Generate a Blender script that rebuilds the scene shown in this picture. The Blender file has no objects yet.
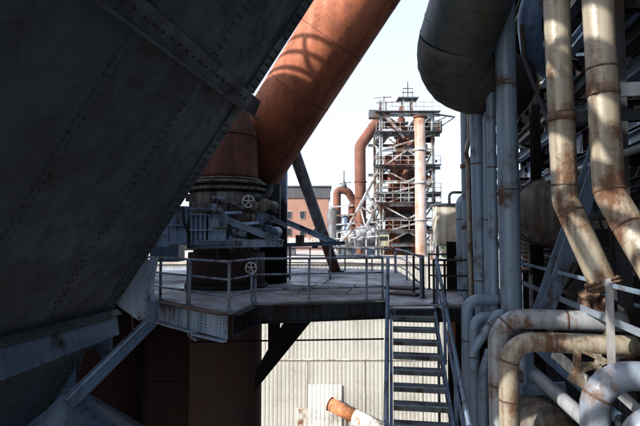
import bpy, bmesh, math, random
from mathutils import Vector, Matrix
V = Vector
random.seed(7)
scene = bpy.context.scene
COL = scene.collection
EYE, FPX, PITCH = 1.5, 480.0, math.atan(24 / 480)
S = V((-0.77, -0.43, 0.465)).normalized()      # towards the sun

# ------------------------------------------------------------------ survey helpers (photo measurements -> metres)
def ray(px, py):
    u, v = (px - 320) / FPX, (213 - py) / FPX
    c, s = math.cos(PITCH), math.sin(PITCH)
    return V((u, c - v * s, s + v * c))
def P(px, py, y):
    r = ray(px, py)
    return V((0, 0, EYE)) + r * (y / r.y)
def G(px, py, z=0.0):
    r = ray(px, py)
    return V((0, 0, EYE)) + r * ((z - EYE) / r.z)
D = V((0.194, 0.981, 0)).normalized()          # the works' long axis
E = V((D.y, -D.x, 0))                          # across it
Z = V((0, 0, 1))
def K(off, y, z):                              # point of the pipe rack: off = metres behind its handrail
    return V((2.34 + 0.198 * y, y, z)) + E * off

# ------------------------------------------------------------------ materials
def nodes(m):
    m.use_nodes = True
    nt = m.node_tree
    return nt, nt.nodes['Principled BSDF']
def rgba(c): return (c[0], c[1], c[2], 1)
def paint(name, base, rust=(0.16, 0.06, 0.025), amt=0.35, rough=0.55, base2=None, scale=1.6, bump=0.15, streak=0.35, edge=0.08, metal=0.0, spec=0.5):
    """weathered painted steel: two tones of paint, rust blotches and vertical streaks"""
    m = bpy.data.materials.new(name)
    nt, b = nodes(m)
    N = nt.nodes.new; L = nt.links.new
    tc = N('ShaderNodeTexCoord')
    n1 = N('ShaderNodeTexNoise'); n1.inputs['Scale'].default_value = scale; n1.inputs['Detail'].default_value = 9; n1.inputs['Roughness'].default_value = 0.65
    mp = N('ShaderNodeMapping'); mp.inputs['Scale'].default_value = (4.5, 4.5, streak)
    n2 = N('ShaderNodeTexNoise'); n2.inputs['Scale'].default_value = scale * 1.2; n2.inputs['Detail'].default_value = 6
    n3 = N('ShaderNodeTexNoise'); n3.inputs['Scale'].default_value = scale * 14; n3.inputs['Detail'].default_value = 4
    L(tc.outputs['Object'], n1.inputs['Vector']); L(tc.outputs['Object'], mp.inputs['Vector'])
    L(mp.outputs['Vector'], n2.inputs['Vector']); L(tc.outputs['Object'], n3.inputs['Vector'])
    if base2 is None: base2 = tuple(x * 0.62 for x in base)
    mixp = N('ShaderNodeMixRGB'); mixp.inputs['Color1'].default_value = rgba(base); mixp.inputs['Color2'].default_value = rgba(base2)
    rp = N('ShaderNodeValToRGB'); rp.color_ramp.elements[0].position = 0.38; rp.color_ramp.elements[1].position = 0.68
    L(n2.outputs['Fac'], rp.inputs['Fac']); L(rp.outputs['Color'], mixp.inputs['Fac'])
    add = N('ShaderNodeMath'); add.operation = 'ADD'
    mul = N('ShaderNodeMath'); mul.operation = 'MULTIPLY'; mul.inputs[1].default_value = 0.35
    L(n2.outputs['Fac'], mul.inputs[0]); L(n1.outputs['Fac'], add.inputs[0]); L(mul.outputs['Value'], add.inputs[1])
    add2 = N('ShaderNodeMath'); add2.operation = 'MULTIPLY_ADD'; add2.inputs[1].default_value = 0.18
    L(n3.outputs['Fac'], add2.inputs[0]); L(add.outputs['Value'], add2.inputs[2])
    at = N('ShaderNodeAttribute'); at.attribute_name = 'wear'
    ad3 = N('ShaderNodeMath'); ad3.operation = 'MULTIPLY_ADD'; ad3.inputs[1].default_value = 0.125
    L(at.outputs['Fac'], ad3.inputs[0]); L(add2.outputs['Value'], ad3.inputs[2])
    rr = N('ShaderNodeValToRGB'); t = 0.93 - 0.34 * amt
    rr.color_ramp.elements[0].position = max(0, t - edge); rr.color_ramp.elements[1].position = min(1, t + edge)
    L(ad3.outputs['Value'], rr.inputs['Fac'])
    rc = N('ShaderNodeMixRGB'); rc.inputs['Color1'].default_value = rgba(rust); rc.inputs['Color2'].default_value = rgba(tuple(x * 0.4 for x in rust))
    L(n3.outputs['Fac'], rc.inputs['Fac'])
    mx = N('ShaderNodeMixRGB'); L(rr.outputs['Color'], mx.inputs['Fac']); L(mixp.outputs['Color'], mx.inputs['Color1']); L(rc.outputs['Color'], mx.inputs['Color2'])
    L(mx.outputs['Color'], b.inputs['Base Color'])
    ro = N('ShaderNodeMapRange'); ro.inputs['To Min'].default_value = rough; ro.inputs['To Max'].default_value = 0.9
    L(rr.outputs['Color'], ro.inputs['Value']); L(ro.outputs['Result'], b.inputs['Roughness'])
    bp = N('ShaderNodeBump'); bp.inputs['Strength'].default_value = bump; bp.inputs['Distance'].default_value = 0.02
    L(n3.outputs['Fac'], bp.inputs['Height']); L(bp.outputs['Normal'], b.inputs['Normal'])
    b.inputs['Metallic'].default_value = metal
    b.inputs['Specular IOR Level'].default_value = spec
    return m

M = {}
M['hopper'] = paint('hopper_steel', (0.056, 0.078, 0.104), (0.046, 0.052, 0.058), 0.3, 0.42, (0.044, 0.062, 0.084), scale=1.1, streak=0.5, edge=0.2, bump=0.08)
M['hopper_light'] = paint('hopper_flange_steel', (0.085, 0.104, 0.125), (0.05, 0.038, 0.032), 0.3, 0.45, (0.06, 0.074, 0.09), scale=1.3, edge=0.16)
M['rivet'] = paint('rivet_steel', (0.016, 0.018, 0.022), (0.02, 0.010, 0.007), 0.6, 0.7)
M['beam_blue'] = paint('blue_grey_beam', (0.11, 0.165, 0.245), (0.06, 0.035, 0.025), 0.16, 0.42, (0.075, 0.115, 0.175))
M['pale_blue'] = paint('pale_blue_paint', (0.38, 0.48, 0.60), (0.13, 0.075, 0.05), 0.2, 0.45, (0.26, 0.34, 0.44))
M['dark_steel'] = paint('dark_steel', (0.032, 0.037, 0.045), (0.04, 0.022, 0.015), 0.35, 0.65, spec=0.2)
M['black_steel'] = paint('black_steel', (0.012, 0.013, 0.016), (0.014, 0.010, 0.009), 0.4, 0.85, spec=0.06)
M['rail'] = paint('rail_paint', (0.20, 0.245, 0.30), (0.12, 0.065, 0.04), 0.28, 0.45, (0.13, 0.16, 0.20), scale=3)
M['rail_blue'] = paint('blue_stair_rail', (0.095, 0.14, 0.215), (0.08, 0.055, 0.045), 0.2, 0.4, (0.065, 0.095, 0.15), scale=2)
M['tread'] = paint('tread_steel', (0.10, 0.118, 0.12), (0.06, 0.03, 0.02), 0.4, 0.6)
M['rustpipe'] = paint('red_oxide_pipe', (0.42, 0.128, 0.058), (0.29, 0.088, 0.045), 0.38, 0.62, (0.36, 0.108, 0.05), scale=0.6, streak=0.5, edge=0.13, bump=0.3)
M['rust'] = paint('rust', (0.17, 0.055, 0.03), (0.09, 0.03, 0.016), 0.5, 0.85, scale=1.2, edge=0.2)
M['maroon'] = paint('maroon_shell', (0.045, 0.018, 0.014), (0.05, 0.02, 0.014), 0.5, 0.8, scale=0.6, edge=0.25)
M['rust_brown'] = paint('brown_shell', (0.045, 0.028, 0.024), (0.075, 0.03, 0.02), 0.45, 0.8, scale=0.8, edge=0.2)
M['tank'] = paint('sooty_tank', (0.20, 0.19, 0.155), (0.10, 0.05, 0.03), 0.45, 0.6, (0.045, 0.047, 0.045), scale=1.4, edge=0.16, streak=0.25)
M['deck'] = paint('deck_plate', (0.43, 0.43, 0.46), (0.17, 0.115, 0.10), 0.5, 0.27, (0.27, 0.24, 0.24), scale=0.22, streak=4, edge=0.16)
M['pipe_blue'] = paint('blue_grey_pipe', (0.17, 0.23, 0.30), (0.09, 0.05, 0.035), 0.10, 0.38, (0.12, 0.165, 0.215), scale=2.0)
M['pipe_grey'] = paint('grey_pipe', (0.25, 0.265, 0.285), (0.15, 0.075, 0.04), 0.12, 0.38, (0.175, 0.19, 0.21), scale=1.8)
M['pipe_white'] = paint('cream_pipe', (0.285, 0.255, 0.20), (0.135, 0.062, 0.032), 0.24, 0.4, (0.17, 0.142, 0.102), scale=2.2, streak=0.2, edge=0.1)
M['strut'] = paint('weathered_grey', (0.26, 0.265, 0.27), (0.11, 0.06, 0.045), 0.3, 0.5, (0.12, 0.125, 0.13), scale=1.2, edge=0.15)
M['drum_blue'] = paint('drum_blue', (0.13, 0.22, 0.38), (0.07, 0.06, 0.06), 0.15, 0.4, (0.09, 0.15, 0.26))
M['pipe_mid'] = paint('slate_grey_pipe', (0.19, 0.23, 0.285), (0.17, 0.085, 0.045), 0.16, 0.36, (0.145, 0.175, 0.22), scale=1.8)
M['rust_far'] = paint('old_rust', (0.24, 0.092, 0.062), (0.13, 0.055, 0.04), 0.5, 0.85, (0.18, 0.07, 0.05), scale=.5, edge=.2)
M['weld'] = paint('weld_bead', (0.12, 0.085, 0.065), (0.10, 0.05, 0.03), 0.6, 0.8, scale=6)
M['collar'] = paint('rusty_collar', (0.19, 0.125, 0.09), (0.11, 0.05, 0.028), 0.5, 0.85, scale=5)
M['gasmain'] = paint('gas_main', (0.05, 0.056, 0.056), (0.085, 0.075, 0.045), 0.2, 0.5, (0.026, 0.031, 0.033), scale=1.0, streak=0.2)
M['lichen'] = paint('lichen_steel', (0.085, 0.078, 0.06), (0.05, 0.048, 0.044), 0.55, 0.6, (0.06, 0.056, 0.047), scale=1.2, edge=0.2)
M['white_steel'] = paint('white_steel', (0.62, 0.61, 0.57), (0.25, 0.12, 0.06), 0.3, 0.5, scale=1)
M['tower'] = paint('grey_lattice', (0.47, 0.50, 0.52), (0.20, 0.10, 0.06), 0.4, 0.55, scale=0.6)
M['tower_dark'] = paint('dark_lattice', (0.10, 0.12, 0.14), (0.12, 0.06, 0.04), 0.4, 0.6, scale=0.6)
M['chimney'] = paint('pale_chimney', (0.50, 0.43, 0.385), (0.36, 0.18, 0.11), 0.45, 0.7, scale=0.5, edge=0.15)
M['handwheel'] = paint('handwheel_paint', (0.8, 0.8, 0.78), (0.2, 0.1, 0.05), 0.2, 0.45, scale=6)
M['cladding'] = paint('hall_cladding', (0.45, 0.445, 0.405), (0.38, 0.37, 0.33), 0.12, 0.5, (0.43, 0.42, 0.38), scale=0.25, streak=0.05, edge=0.2, bump=0.03)
M['cladding_light'] = paint('replaced_sheet', (0.62, 0.63, 0.60), (0.5, 0.5, 0.46), 0.2, 0.5, (0.57, 0.58, 0.55), scale=0.25, bump=0.03)
M['roof'] = paint('hall_roof', (0.58, 0.53, 0.48), (0.4, 0.35, 0.3), 0.4, 0.8, scale=0.2, edge=0.2)
M['slate'] = paint('grey_slate', (0.085, 0.09, 0.10), (0.1, 0.1, 0.1), 0.3, 0.7, scale=0.6)
M['orange'] = paint('orange_pipe', (0.52, 0.19, 0.075), (0.28, 0.12, 0.06), 0.35, 0.7, scale=1)
M['yellow'] = paint('yellow_paint', (0.40, 0.38, 0.29), (0.3, 0.2, 0.08), 0.2, 0.5)
M['crumple'] = paint('bleached_sheet', (0.36, 0.36, 0.36), (0.15, 0.16, 0.19), 0.5, 0.7, (0.22, 0.23, 0.25), scale=0.9, edge=0.1)
M['canvas'] = paint('stained_box', (0.70, 0.69, 0.65), (0.33, 0.24, 0.12), 0.4, 0.6, (0.44, 0.42, 0.35), scale=0.9, edge=0.2)

def simple(name, c, rough=0.8):
    m = bpy.data.materials.new(name); nt, b = nodes(m)
    N = nt.nodes.new; L = nt.links.new
    n = N('ShaderNodeTexNoise'); n.inputs['Scale'].default_value = 0.35; n.inputs['Detail'].default_value = 8
    tc = N('ShaderNodeTexCoord'); L(tc.outputs['Object'], n.inputs['Vector'])
    r = N('ShaderNodeValToRGB'); r.color_ramp.elements[0].color = rgba(tuple(x * 0.65 for x in c)); r.color_ramp.elements[1].color = rgba(tuple(x * 1.3 for x in c))
    r.color_ramp.elements[0].position = 0.3; r.color_ramp.elements[1].position = 0.7
    L(n.outputs['Fac'], r.inputs['Fac']); L(r.outputs['Color'], b.inputs['Base Color']); b.inputs['Roughness'].default_value = rough
    return m
M['ground'] = simple('yard_ground', (0.15, 0.135, 0.12), 0.95)
M['leaf'] = simple('leaves', (0.055, 0.085, 0.03), 0.6)
M['bark'] = simple('bark', (0.10, 0.08, 0.06), 0.9)
M['glass'] = simple('dark_glass', (0.03, 0.035, 0.04), 0.15)
def brick():
    m = bpy.data.materials.new('brick'); nt, b = nodes(m)
    N = nt.nodes.new; L = nt.links.new
    tc = N('ShaderNodeTexCoord'); mp = N('ShaderNodeMapping'); mp.inputs['Rotation'].default_value = (math.pi / 2, 0, 0)
    br = N('ShaderNodeTexBrick'); br.inputs['Scale'].default_value = 1.5
    br.inputs['Color1'].default_value = (0.46, 0.22, 0.155, 1); br.inputs['Color2'].default_value = (0.38, 0.17, 0.12, 1); br.inputs['Mortar'].default_value = (0.45, 0.38, 0.32, 1)
    L(tc.outputs['Object'], mp.inputs['Vector']); L(mp.outputs['Vector'], br.inputs['Vector'])
    n = N('ShaderNodeTexNoise'); n.inputs['Scale'].default_value = 0.3; n.inputs['Detail'].default_value = 6
    L(tc.outputs['Object'], n.inputs['Vector'])
    mx = N('ShaderNodeMixRGB'); mx.blend_type = 'MULTIPLY'; mx.inputs['Fac'].default_value = 0.5
    L(br.outputs['Color'], mx.inputs['Color1']); L(n.outputs['Fac'], mx.inputs['Color2']); L(mx.outputs['Color'], b.inputs['Base Color'])
    b.inputs['Roughness'].default_value = 0.9
    return m
M['brick'] = brick()

# ------------------------------------------------------------------ mesh builder
def basis(d):
    d = d.normalized()
    up = Z if abs(d.z) < 0.95 else V((0, 1, 0))
    x = d.cross(up).normalized()
    return x, x.cross(d).normalized()
class MB:
    def __init__(s): s.bm = bmesh.new()
    def quad8(s, pts):
        v = [s.bm.verts.new(p) for p in pts]
        for f in ((0, 3, 2, 1), (4, 5, 6, 7), (0, 1, 5, 4), (1, 2, 6, 5), (2, 3, 7, 6), (3, 0, 4, 7)):
            s.bm.faces.new([v[i] for i in f])
        return s
    def box(s, c, sx, sy, sz, ax=None, ay=None, az=None):
        c = V(c); ax = ax or V((1, 0, 0)); ay = ay or V((0, 1, 0)); az = az or Z
        x, y, z = ax * sx / 2, ay * sy / 2, az * sz / 2
        return s.quad8([c - x - y - z, c + x - y - z, c + x + y - z, c - x + y - z, c - x - y + z, c + x - y + z, c + x + y + z, c - x + y + z])
    def bar(s, p, q, w, h, up=None):
        """rectangular bar p-q, w across, h along up"""
        p, q = V(p), V(q); d = (q - p).normalized()
        if up is None: x, u = basis(d)
        else: x = d.cross(V(up)).normalized(); u = x.cross(d).normalized()
        a, b = x * w / 2, u * h / 2
        return s.quad8([p - a - b, p + a - b, q + a - b, q - a - b, p - a + b, p + a + b, q + a + b, q - a + b])
    def sect(s, p, q, kind, w, h, t=0.015, up=None):
        p, q = V(p), V(q); d = (q - p).normalized()
        if up is None: x, u = basis(d)
        else: x = d.cross(V(up)).normalized(); u = x.cross(d).normalized()
        if kind == 'I':
            s.bar(p + u * (h / 2 - t / 2), q + u * (h / 2 - t / 2), w, t, u); s.bar(p - u * (h / 2 - t / 2), q - u * (h / 2 - t / 2), w, t, u)
            s.bar(p, q, t, h - 2 * t, u)
        elif kind == 'C':
            s.bar(p + u * (h / 2 - t / 2), q + u * (h / 2 - t / 2), w, t, u); s.bar(p - u * (h / 2 - t / 2), q - u * (h / 2 - t / 2), w, t, u)
            s.bar(p - x * (w / 2 - t / 2), q - x * (w / 2 - t / 2), t, h - 2 * t, u)
        elif kind == 'L':
            s.bar(p - u * (h / 2 - t / 2), q - u * (h / 2 - t / 2), w, t, u)
            s.bar(p - x * (w / 2 - t / 2) + u * t / 2, q - x * (w / 2 - t / 2) + u * t / 2, t, h - t, u)
        return s
    def ring(s, c, x, u, r, seg):
        return [s.bm.verts.new(c + (x * math.cos(2 * math.pi * i / seg) + u * math.sin(2 * math.pi * i / seg)) * r) for i in range(seg)]
    def skin(s, rings, cap=True):
        for a, b in zip(rings, rings[1:]):
            n = len(a)
            for i in range(n):
                f = s.bm.faces.new((a[i], a[(i + 1) % n], b[(i + 1) % n], b[i])); f.smooth = True
        if cap:
            s.bm.faces.new(rings[0][::-1]); s.bm.faces.new(rings[-1])
        return s
    def cyl(s, p, q, r, r2=None, seg=20, cap=True):
        p, q = V(p), V(q); x, u = basis(q - p)
        return s.skin([s.ring(p, x, u, r, seg), s.ring(q, x, u, r if r2 is None else r2, seg)], cap)
    def lathe(s, prof, o, axis=Z, seg=40, cap=True):
        o = V(o); x, u = basis(V(axis)); a = V(axis).normalized()
        return s.skin([s.ring(o + a * z, x, u, max(r, 0.003), seg) for r, z in prof], cap)
    def tube(s, pts, r, bend=0.0, seg=18, cap=True, fine=0):
        pts = [V(p) for p in pts]; path = [pts[0]]
        for i in range(1, len(pts) - 1):
            a, b, c = pts[i - 1], pts[i], pts[i + 1]
            u1, u2 = (a - b).normalized(), (c - b).normalized()
            ang = u1.angle(u2); half = ang / 2
            if bend <= 0 or ang > 3.12: path.append(b); continue
            t = min(bend / math.tan(half), (a - b).length * 0.49, (c - b).length * 0.49); R = t * math.tan(half)
            bis = (u1 + u2).normalized(); cen = b + bis * (R / math.sin(half))
            st = (b + u1 * t) - cen; en = (b + u2 * t) - cen
            n = max(4, int(math.degrees(math.pi - ang) / 9))
            for k in range(n + 1): path.append(cen + st.slerp(en, k / n) if False else cen + slerp(st, en, k / n))
        path.append(pts[-1])
        if fine:
            dense = [path[0]]
            for p, q in zip(path, path[1:]):
                n = max(1, int((q - p).length / fine)); dense += [p.lerp(q, (k + 1) / n) for k in range(n)]
            path = dense
        rings = []; x = None
        for i, p in enumerate(path):
            d = (path[min(i + 1, len(path) - 1)] - path[max(i - 1, 0)]).normalized()
            if x is None: x, u = basis(d)
            else:
                x = (x - d * x.dot(d)).normalized(); u = x.cross(d).normalized()
            rings.append(s.ring(p, x, u, r, seg))
        s.last = path
        return s.skin(rings, cap)
    def torus(s, c, axis, R, r, seg=28, k=8):
        c = V(c); x, u = basis(V(axis)); a = V(axis).normalized(); rows = []
        for i in range(seg):
            t = 2 * math.pi * i / seg; o = x * math.cos(t) + u * math.sin(t)
            rows.append([s.bm.verts.new(c + o * (R + r * math.cos(2 * math.pi * j / k)) + a * r * math.sin(2 * math.pi * j / k)) for j in range(k)])
        for i in range(seg):
            A, B = rows[i], rows[(i + 1) % seg]
            for j in range(k):
                f = s.bm.faces.new((A[j], A[(j + 1) % k], B[(j + 1) % k], B[j])); f.smooth = True
        return s
    def prism(s, pts, off):
        """polygon extruded by the vector off"""
        a = [s.bm.verts.new(V(p)) for p in pts]; b = [s.bm.verts.new(V(p) + V(off)) for p in pts]; n = len(a)
        s.bm.faces.new(a); s.bm.faces.new(b[::-1])
        for i in range(n): s.bm.faces.new((a[i], b[i], b[(i + 1) % n], a[(i + 1) % n]))
        return s
    def rivet(s, c, n, r=0.02, h=0.014, seg=7):
        x, u = basis(n); c = V(c)
        k = len(s.bm.faces)
        s.skin([s.ring(c - n * 0.002, x, u, r, seg), s.ring(c + n * h * 0.7, x, u, r * 0.75, seg), s.ring(c + n * h, x, u, r * 0.3, seg)], False)
        s.bm.faces.ensure_lookup_table()
        for f in s.bm.faces[k:]: f.material_index = 1
        return s
    def build(s, name, mat, parent=None, label=None, mat2=None):
        bmesh.ops.recalc_face_normals(s.bm, faces=s.bm.faces)
        if parent is not None: base = world_loc(parent)
        else:
            xs = [v.co for v in s.bm.verts]
            base = V(((min(v.x for v in xs) + max(v.x for v in xs)) / 2, (min(v.y for v in xs) + max(v.y for v in xs)) / 2, min(v.z for v in xs)))
        bmesh.ops.translate(s.bm, verts=s.bm.verts, vec=-base)
        me = bpy.data.meshes.new(name); s.bm.to_mesh(me); s.bm.free()
        me.materials.append(M[mat] if isinstance(mat, str) else mat)
        if mat2: me.materials.append(M[mat2])
        o = bpy.data.objects.new(name, me); COL.objects.link(o)
        if parent is not None: o.parent = parent
        else: o.location = base
        if label: o['label'] = label
        return o
def slerp(a, b, t):
    la = a.length; a1, b1 = a.normalized(), b.normalized(); w = a1.angle(b1)
    if w < 1e-5: return a.copy()
    return (a1 * math.sin((1 - t) * w) + b1 * math.sin(t * w)) / math.sin(w) * la
def world_loc(o):
    l = V(o.location)
    while o.parent is not None: o = o.parent; l += V(o.location)
    return l
def thing(name, label, cat, loc, group=None):
    o = bpy.data.objects.new(name, None); COL.objects.link(o); o.location = V(loc); o.empty_display_size = 0.2
    o['label'] = label; o['category'] = cat
    if group: o['group'] = group
    return o
def tag(o, label, cat, group=None):
    o['label'] = label; o['category'] = cat
    if group: o['group'] = group
    return o
def struct(o): o['kind'] = 'structure'; return o

# ================================================================== SETTING
GZ = -16.0
g = MB(); g.bm.faces.new([g.bm.verts.new(p) for p in ((-2500, -300, GZ), (2500, -300, GZ), (2500, 4000, GZ), (-2500, 4000, GZ))])
struct(g.build('ground', 'ground'))

# ================================================================== CORRUGATED HALL
def hall():
    y0, y1, x0, x1, top = 45.0, 82.0, -24.0, 13.2, -0.9
    t = thing('corrugated_hall', 'big cream corrugated hall standing below the platform', 'hall', (-5, y0, GZ))
    def corr(xa, xb, za, zb, y, per=0.37, amp=0.02):
        m = MB(); n = int((xb - xa) / per); cols = []
        for i in range(n):
            for fx, dy in ((0, 0), (0.30, 0), (0.42, -amp), (0.88, -amp)):
                x = xa + (i + fx) * (xb - xa) / n
                cols.append((m.bm.verts.new((x, y + dy, za)), m.bm.verts.new((x, y + dy, zb))))
        for a, b in zip(cols, cols[1:]): m.bm.faces.new((a[0], b[0], b[1], a[1]))
        return m
    corr(x0, x1, GZ, -9.75, y0).build('wall', 'cladding', t)
    corr(x0, x1, -9.85, top - 0.1, y0 - 0.07).build('upper_wall', 'cladding', t)
    corr(P(308, 400, y0).x, P(342, 400, y0).x, GZ, P(308, 384, y0).z, y0 - 0.14).build('replaced_sheet', 'cladding_light', t, 'whiter replaced sheet in the wall')
    MB().box((P(303, 400, y0).x, y0 - 0.1, (P(303, 409, y0).z + GZ) / 2), 0.95, 0.1, P(303, 409, y0).z - GZ).build('door', 'white_steel', t)
    MB().box((P(303, 400, y0).x, y0 - 0.08, (P(303, 409, y0).z + GZ) / 2 + .05), 1.15, 0.08, P(303, 409, y0).z - GZ + .1).build('door_frame', 'canvas', t)
    MB().box(((x0 + x1) / 2, (y0 + y1) / 2, top), x1 - x0 + 0.8, y1 - y0 + 0.6, 0.22).build('roof', 'roof', t)
    MB().box((x1 - 0.1, (y0 + y1) / 2, (GZ + top) / 2 - .1), 0.2, y1 - y0 - 0.2, top - GZ - .2).build('side_wall', 'cladding', t)
    MB().box((x0 + 0.1, (y0 + y1) / 2, (GZ + top) / 2 - .1), 0.2, y1 - y0 - 0.2, top - GZ - .2).build('side_wall', 'cladding', t)
    for k in range(4):
        m = MB(); x = x0 + 14 + k * 6; m.box((x, 60 + k * 3, top + 0.5), 1.6, 2.4, 0.8); m.box((x, 60 + k * 3, top + 0.95), 1.9, 2.7, 0.1)
        m.build('roof_vent', 'slate', t)
    for xx in (-6.5, -1.2, 4.1, 9.4):
        MB().box((xx, y0 - .055, (GZ - 9.85) / 2), .05, .03, -9.85 - GZ).build('sheet_lap', 'canvas', t)
    MB().box(((x0 + x1) / 2, y0 - .1, -9.82), x1 - x0, .06, .09).build('lap_rail', 'canvas', t)
    # pipe from the wall
    t2 = thing('vent_pipe', 'orange and white pipe jutting from the cream corrugated wall', 'pipe', P(331, 404, 43.6))
    a, b = P(330, 404, 44.2), P(390, 435, 41.5); c = a.lerp(b, 0.42)
    MB().cyl(a, c, 0.58, seg=24).build('rusty_end', 'orange', t2, 'rusty orange end of the pipe')
    MB().cyl(c, b, 0.66, seg=24).build('white_section', 'white_steel', t2)
    m = MB(); m.torus(a, b - a, 0.58, 0.06); m.build('rim', 'rust', t2)
    m = MB(); m.bar(a.lerp(b, .3) - Z * .5, (a.lerp(b, .3).x, a.lerp(b, .3).y, GZ), .25, .25); m.build('support', 'tower_dark', t2)
hall()

# ================================================================== BRICK BUILDING far behind
def brick_house():
    y = 88.0; t = thing('brick_building', 'red brick building with flat grey roof behind the leaning strut', 'building', P(305, 237, y) * 1)
    t.location.z = GZ
    xa, xb = P(262, 200, y).x, P(329, 200, y).x; zt = P(300, 198, y).z; zr = P(300, 187, y).z
    MB().box(((xa + xb) / 2, y + 6, (GZ + zt) / 2), xb - xa, 12, zt - GZ).build('wall', 'brick', t)
    m = MB(); m.box(((xa + xb) / 2, y + 6, (zt + zr) / 2), xb - xa + .5, 12.5, zr - zt); m.box(((xa + xb) / 2, y + 6, zr + .1), xb - xa + 1.0, 13, .2); m.build('roof', 'slate', t)
    for i in range(4):
        x = xa + (xb - xa) * (0.2 + 0.2 * i)
        for zc in (P(300, 215, y).z, P(300, 232, y).z):
            f = MB(); f.box((x, y - .05, zc), 1.0, .12, 1.5); w = f.build('window', 'white_steel', t)
            MB().box((x, y - .14, zc), .8, .06, 1.3).build('pane', 'glass', w)
    MB().box(((xa + xb) / 2, y - .12, P(300, 241, y).z), xb - xa, .2, 1.1).build('plinth', 'white_steel', t)
brick_house()

# far goose-neck pipes left of the tower
def gooseneck():
    y = 68
    t = thing('gooseneck_pipe', 'rusty arched pipe beside the brick building', 'pipe', V((P(337, 200, y).x, y, GZ)))
    r = 3.9 / 480 * y
    m = MB(); m.tube([V((P(337, 200, y).x, y, GZ)), P(337, 190, y), P(347, 190, y), P(356, 205, y + 1), V((P(356, 215, y).x, y + 1, GZ))], r, 2.2, 20); m.build('pipe_run', 'rust_far', t)
    m = MB(); m.cyl(P(344, 191, y), P(344, 171, y), .09, seg=8); m.bar(P(339, 184, y), P(351, 182, y), .12, .12); m.cyl(P(344, 188, y), P(344, 181, y), .5, .15, seg=10); m.build('vent_cap', 'tower_dark', t)
gooseneck()
t = thing('riser_pipe', 'tall rusty elbowed pipe rising left of the furnace tower', 'pipe', P(360, 235, 61))
m = MB(); m.tube([V((P(361, 200, 61).x, 61, GZ)), P(360, 146, 61), P(378, 121, 62.5), P(388, 121, 63)], 5.6 / 480 * 61, 1.4, 22); m.build('pipe_run', 'rust_far', t)
for yy in (198, 182):
    m = MB(); m.torus(P(360.5, yy, 61), Z, 5.9 / 480 * 61, .09); m.build('collar', 'rust', t)

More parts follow.
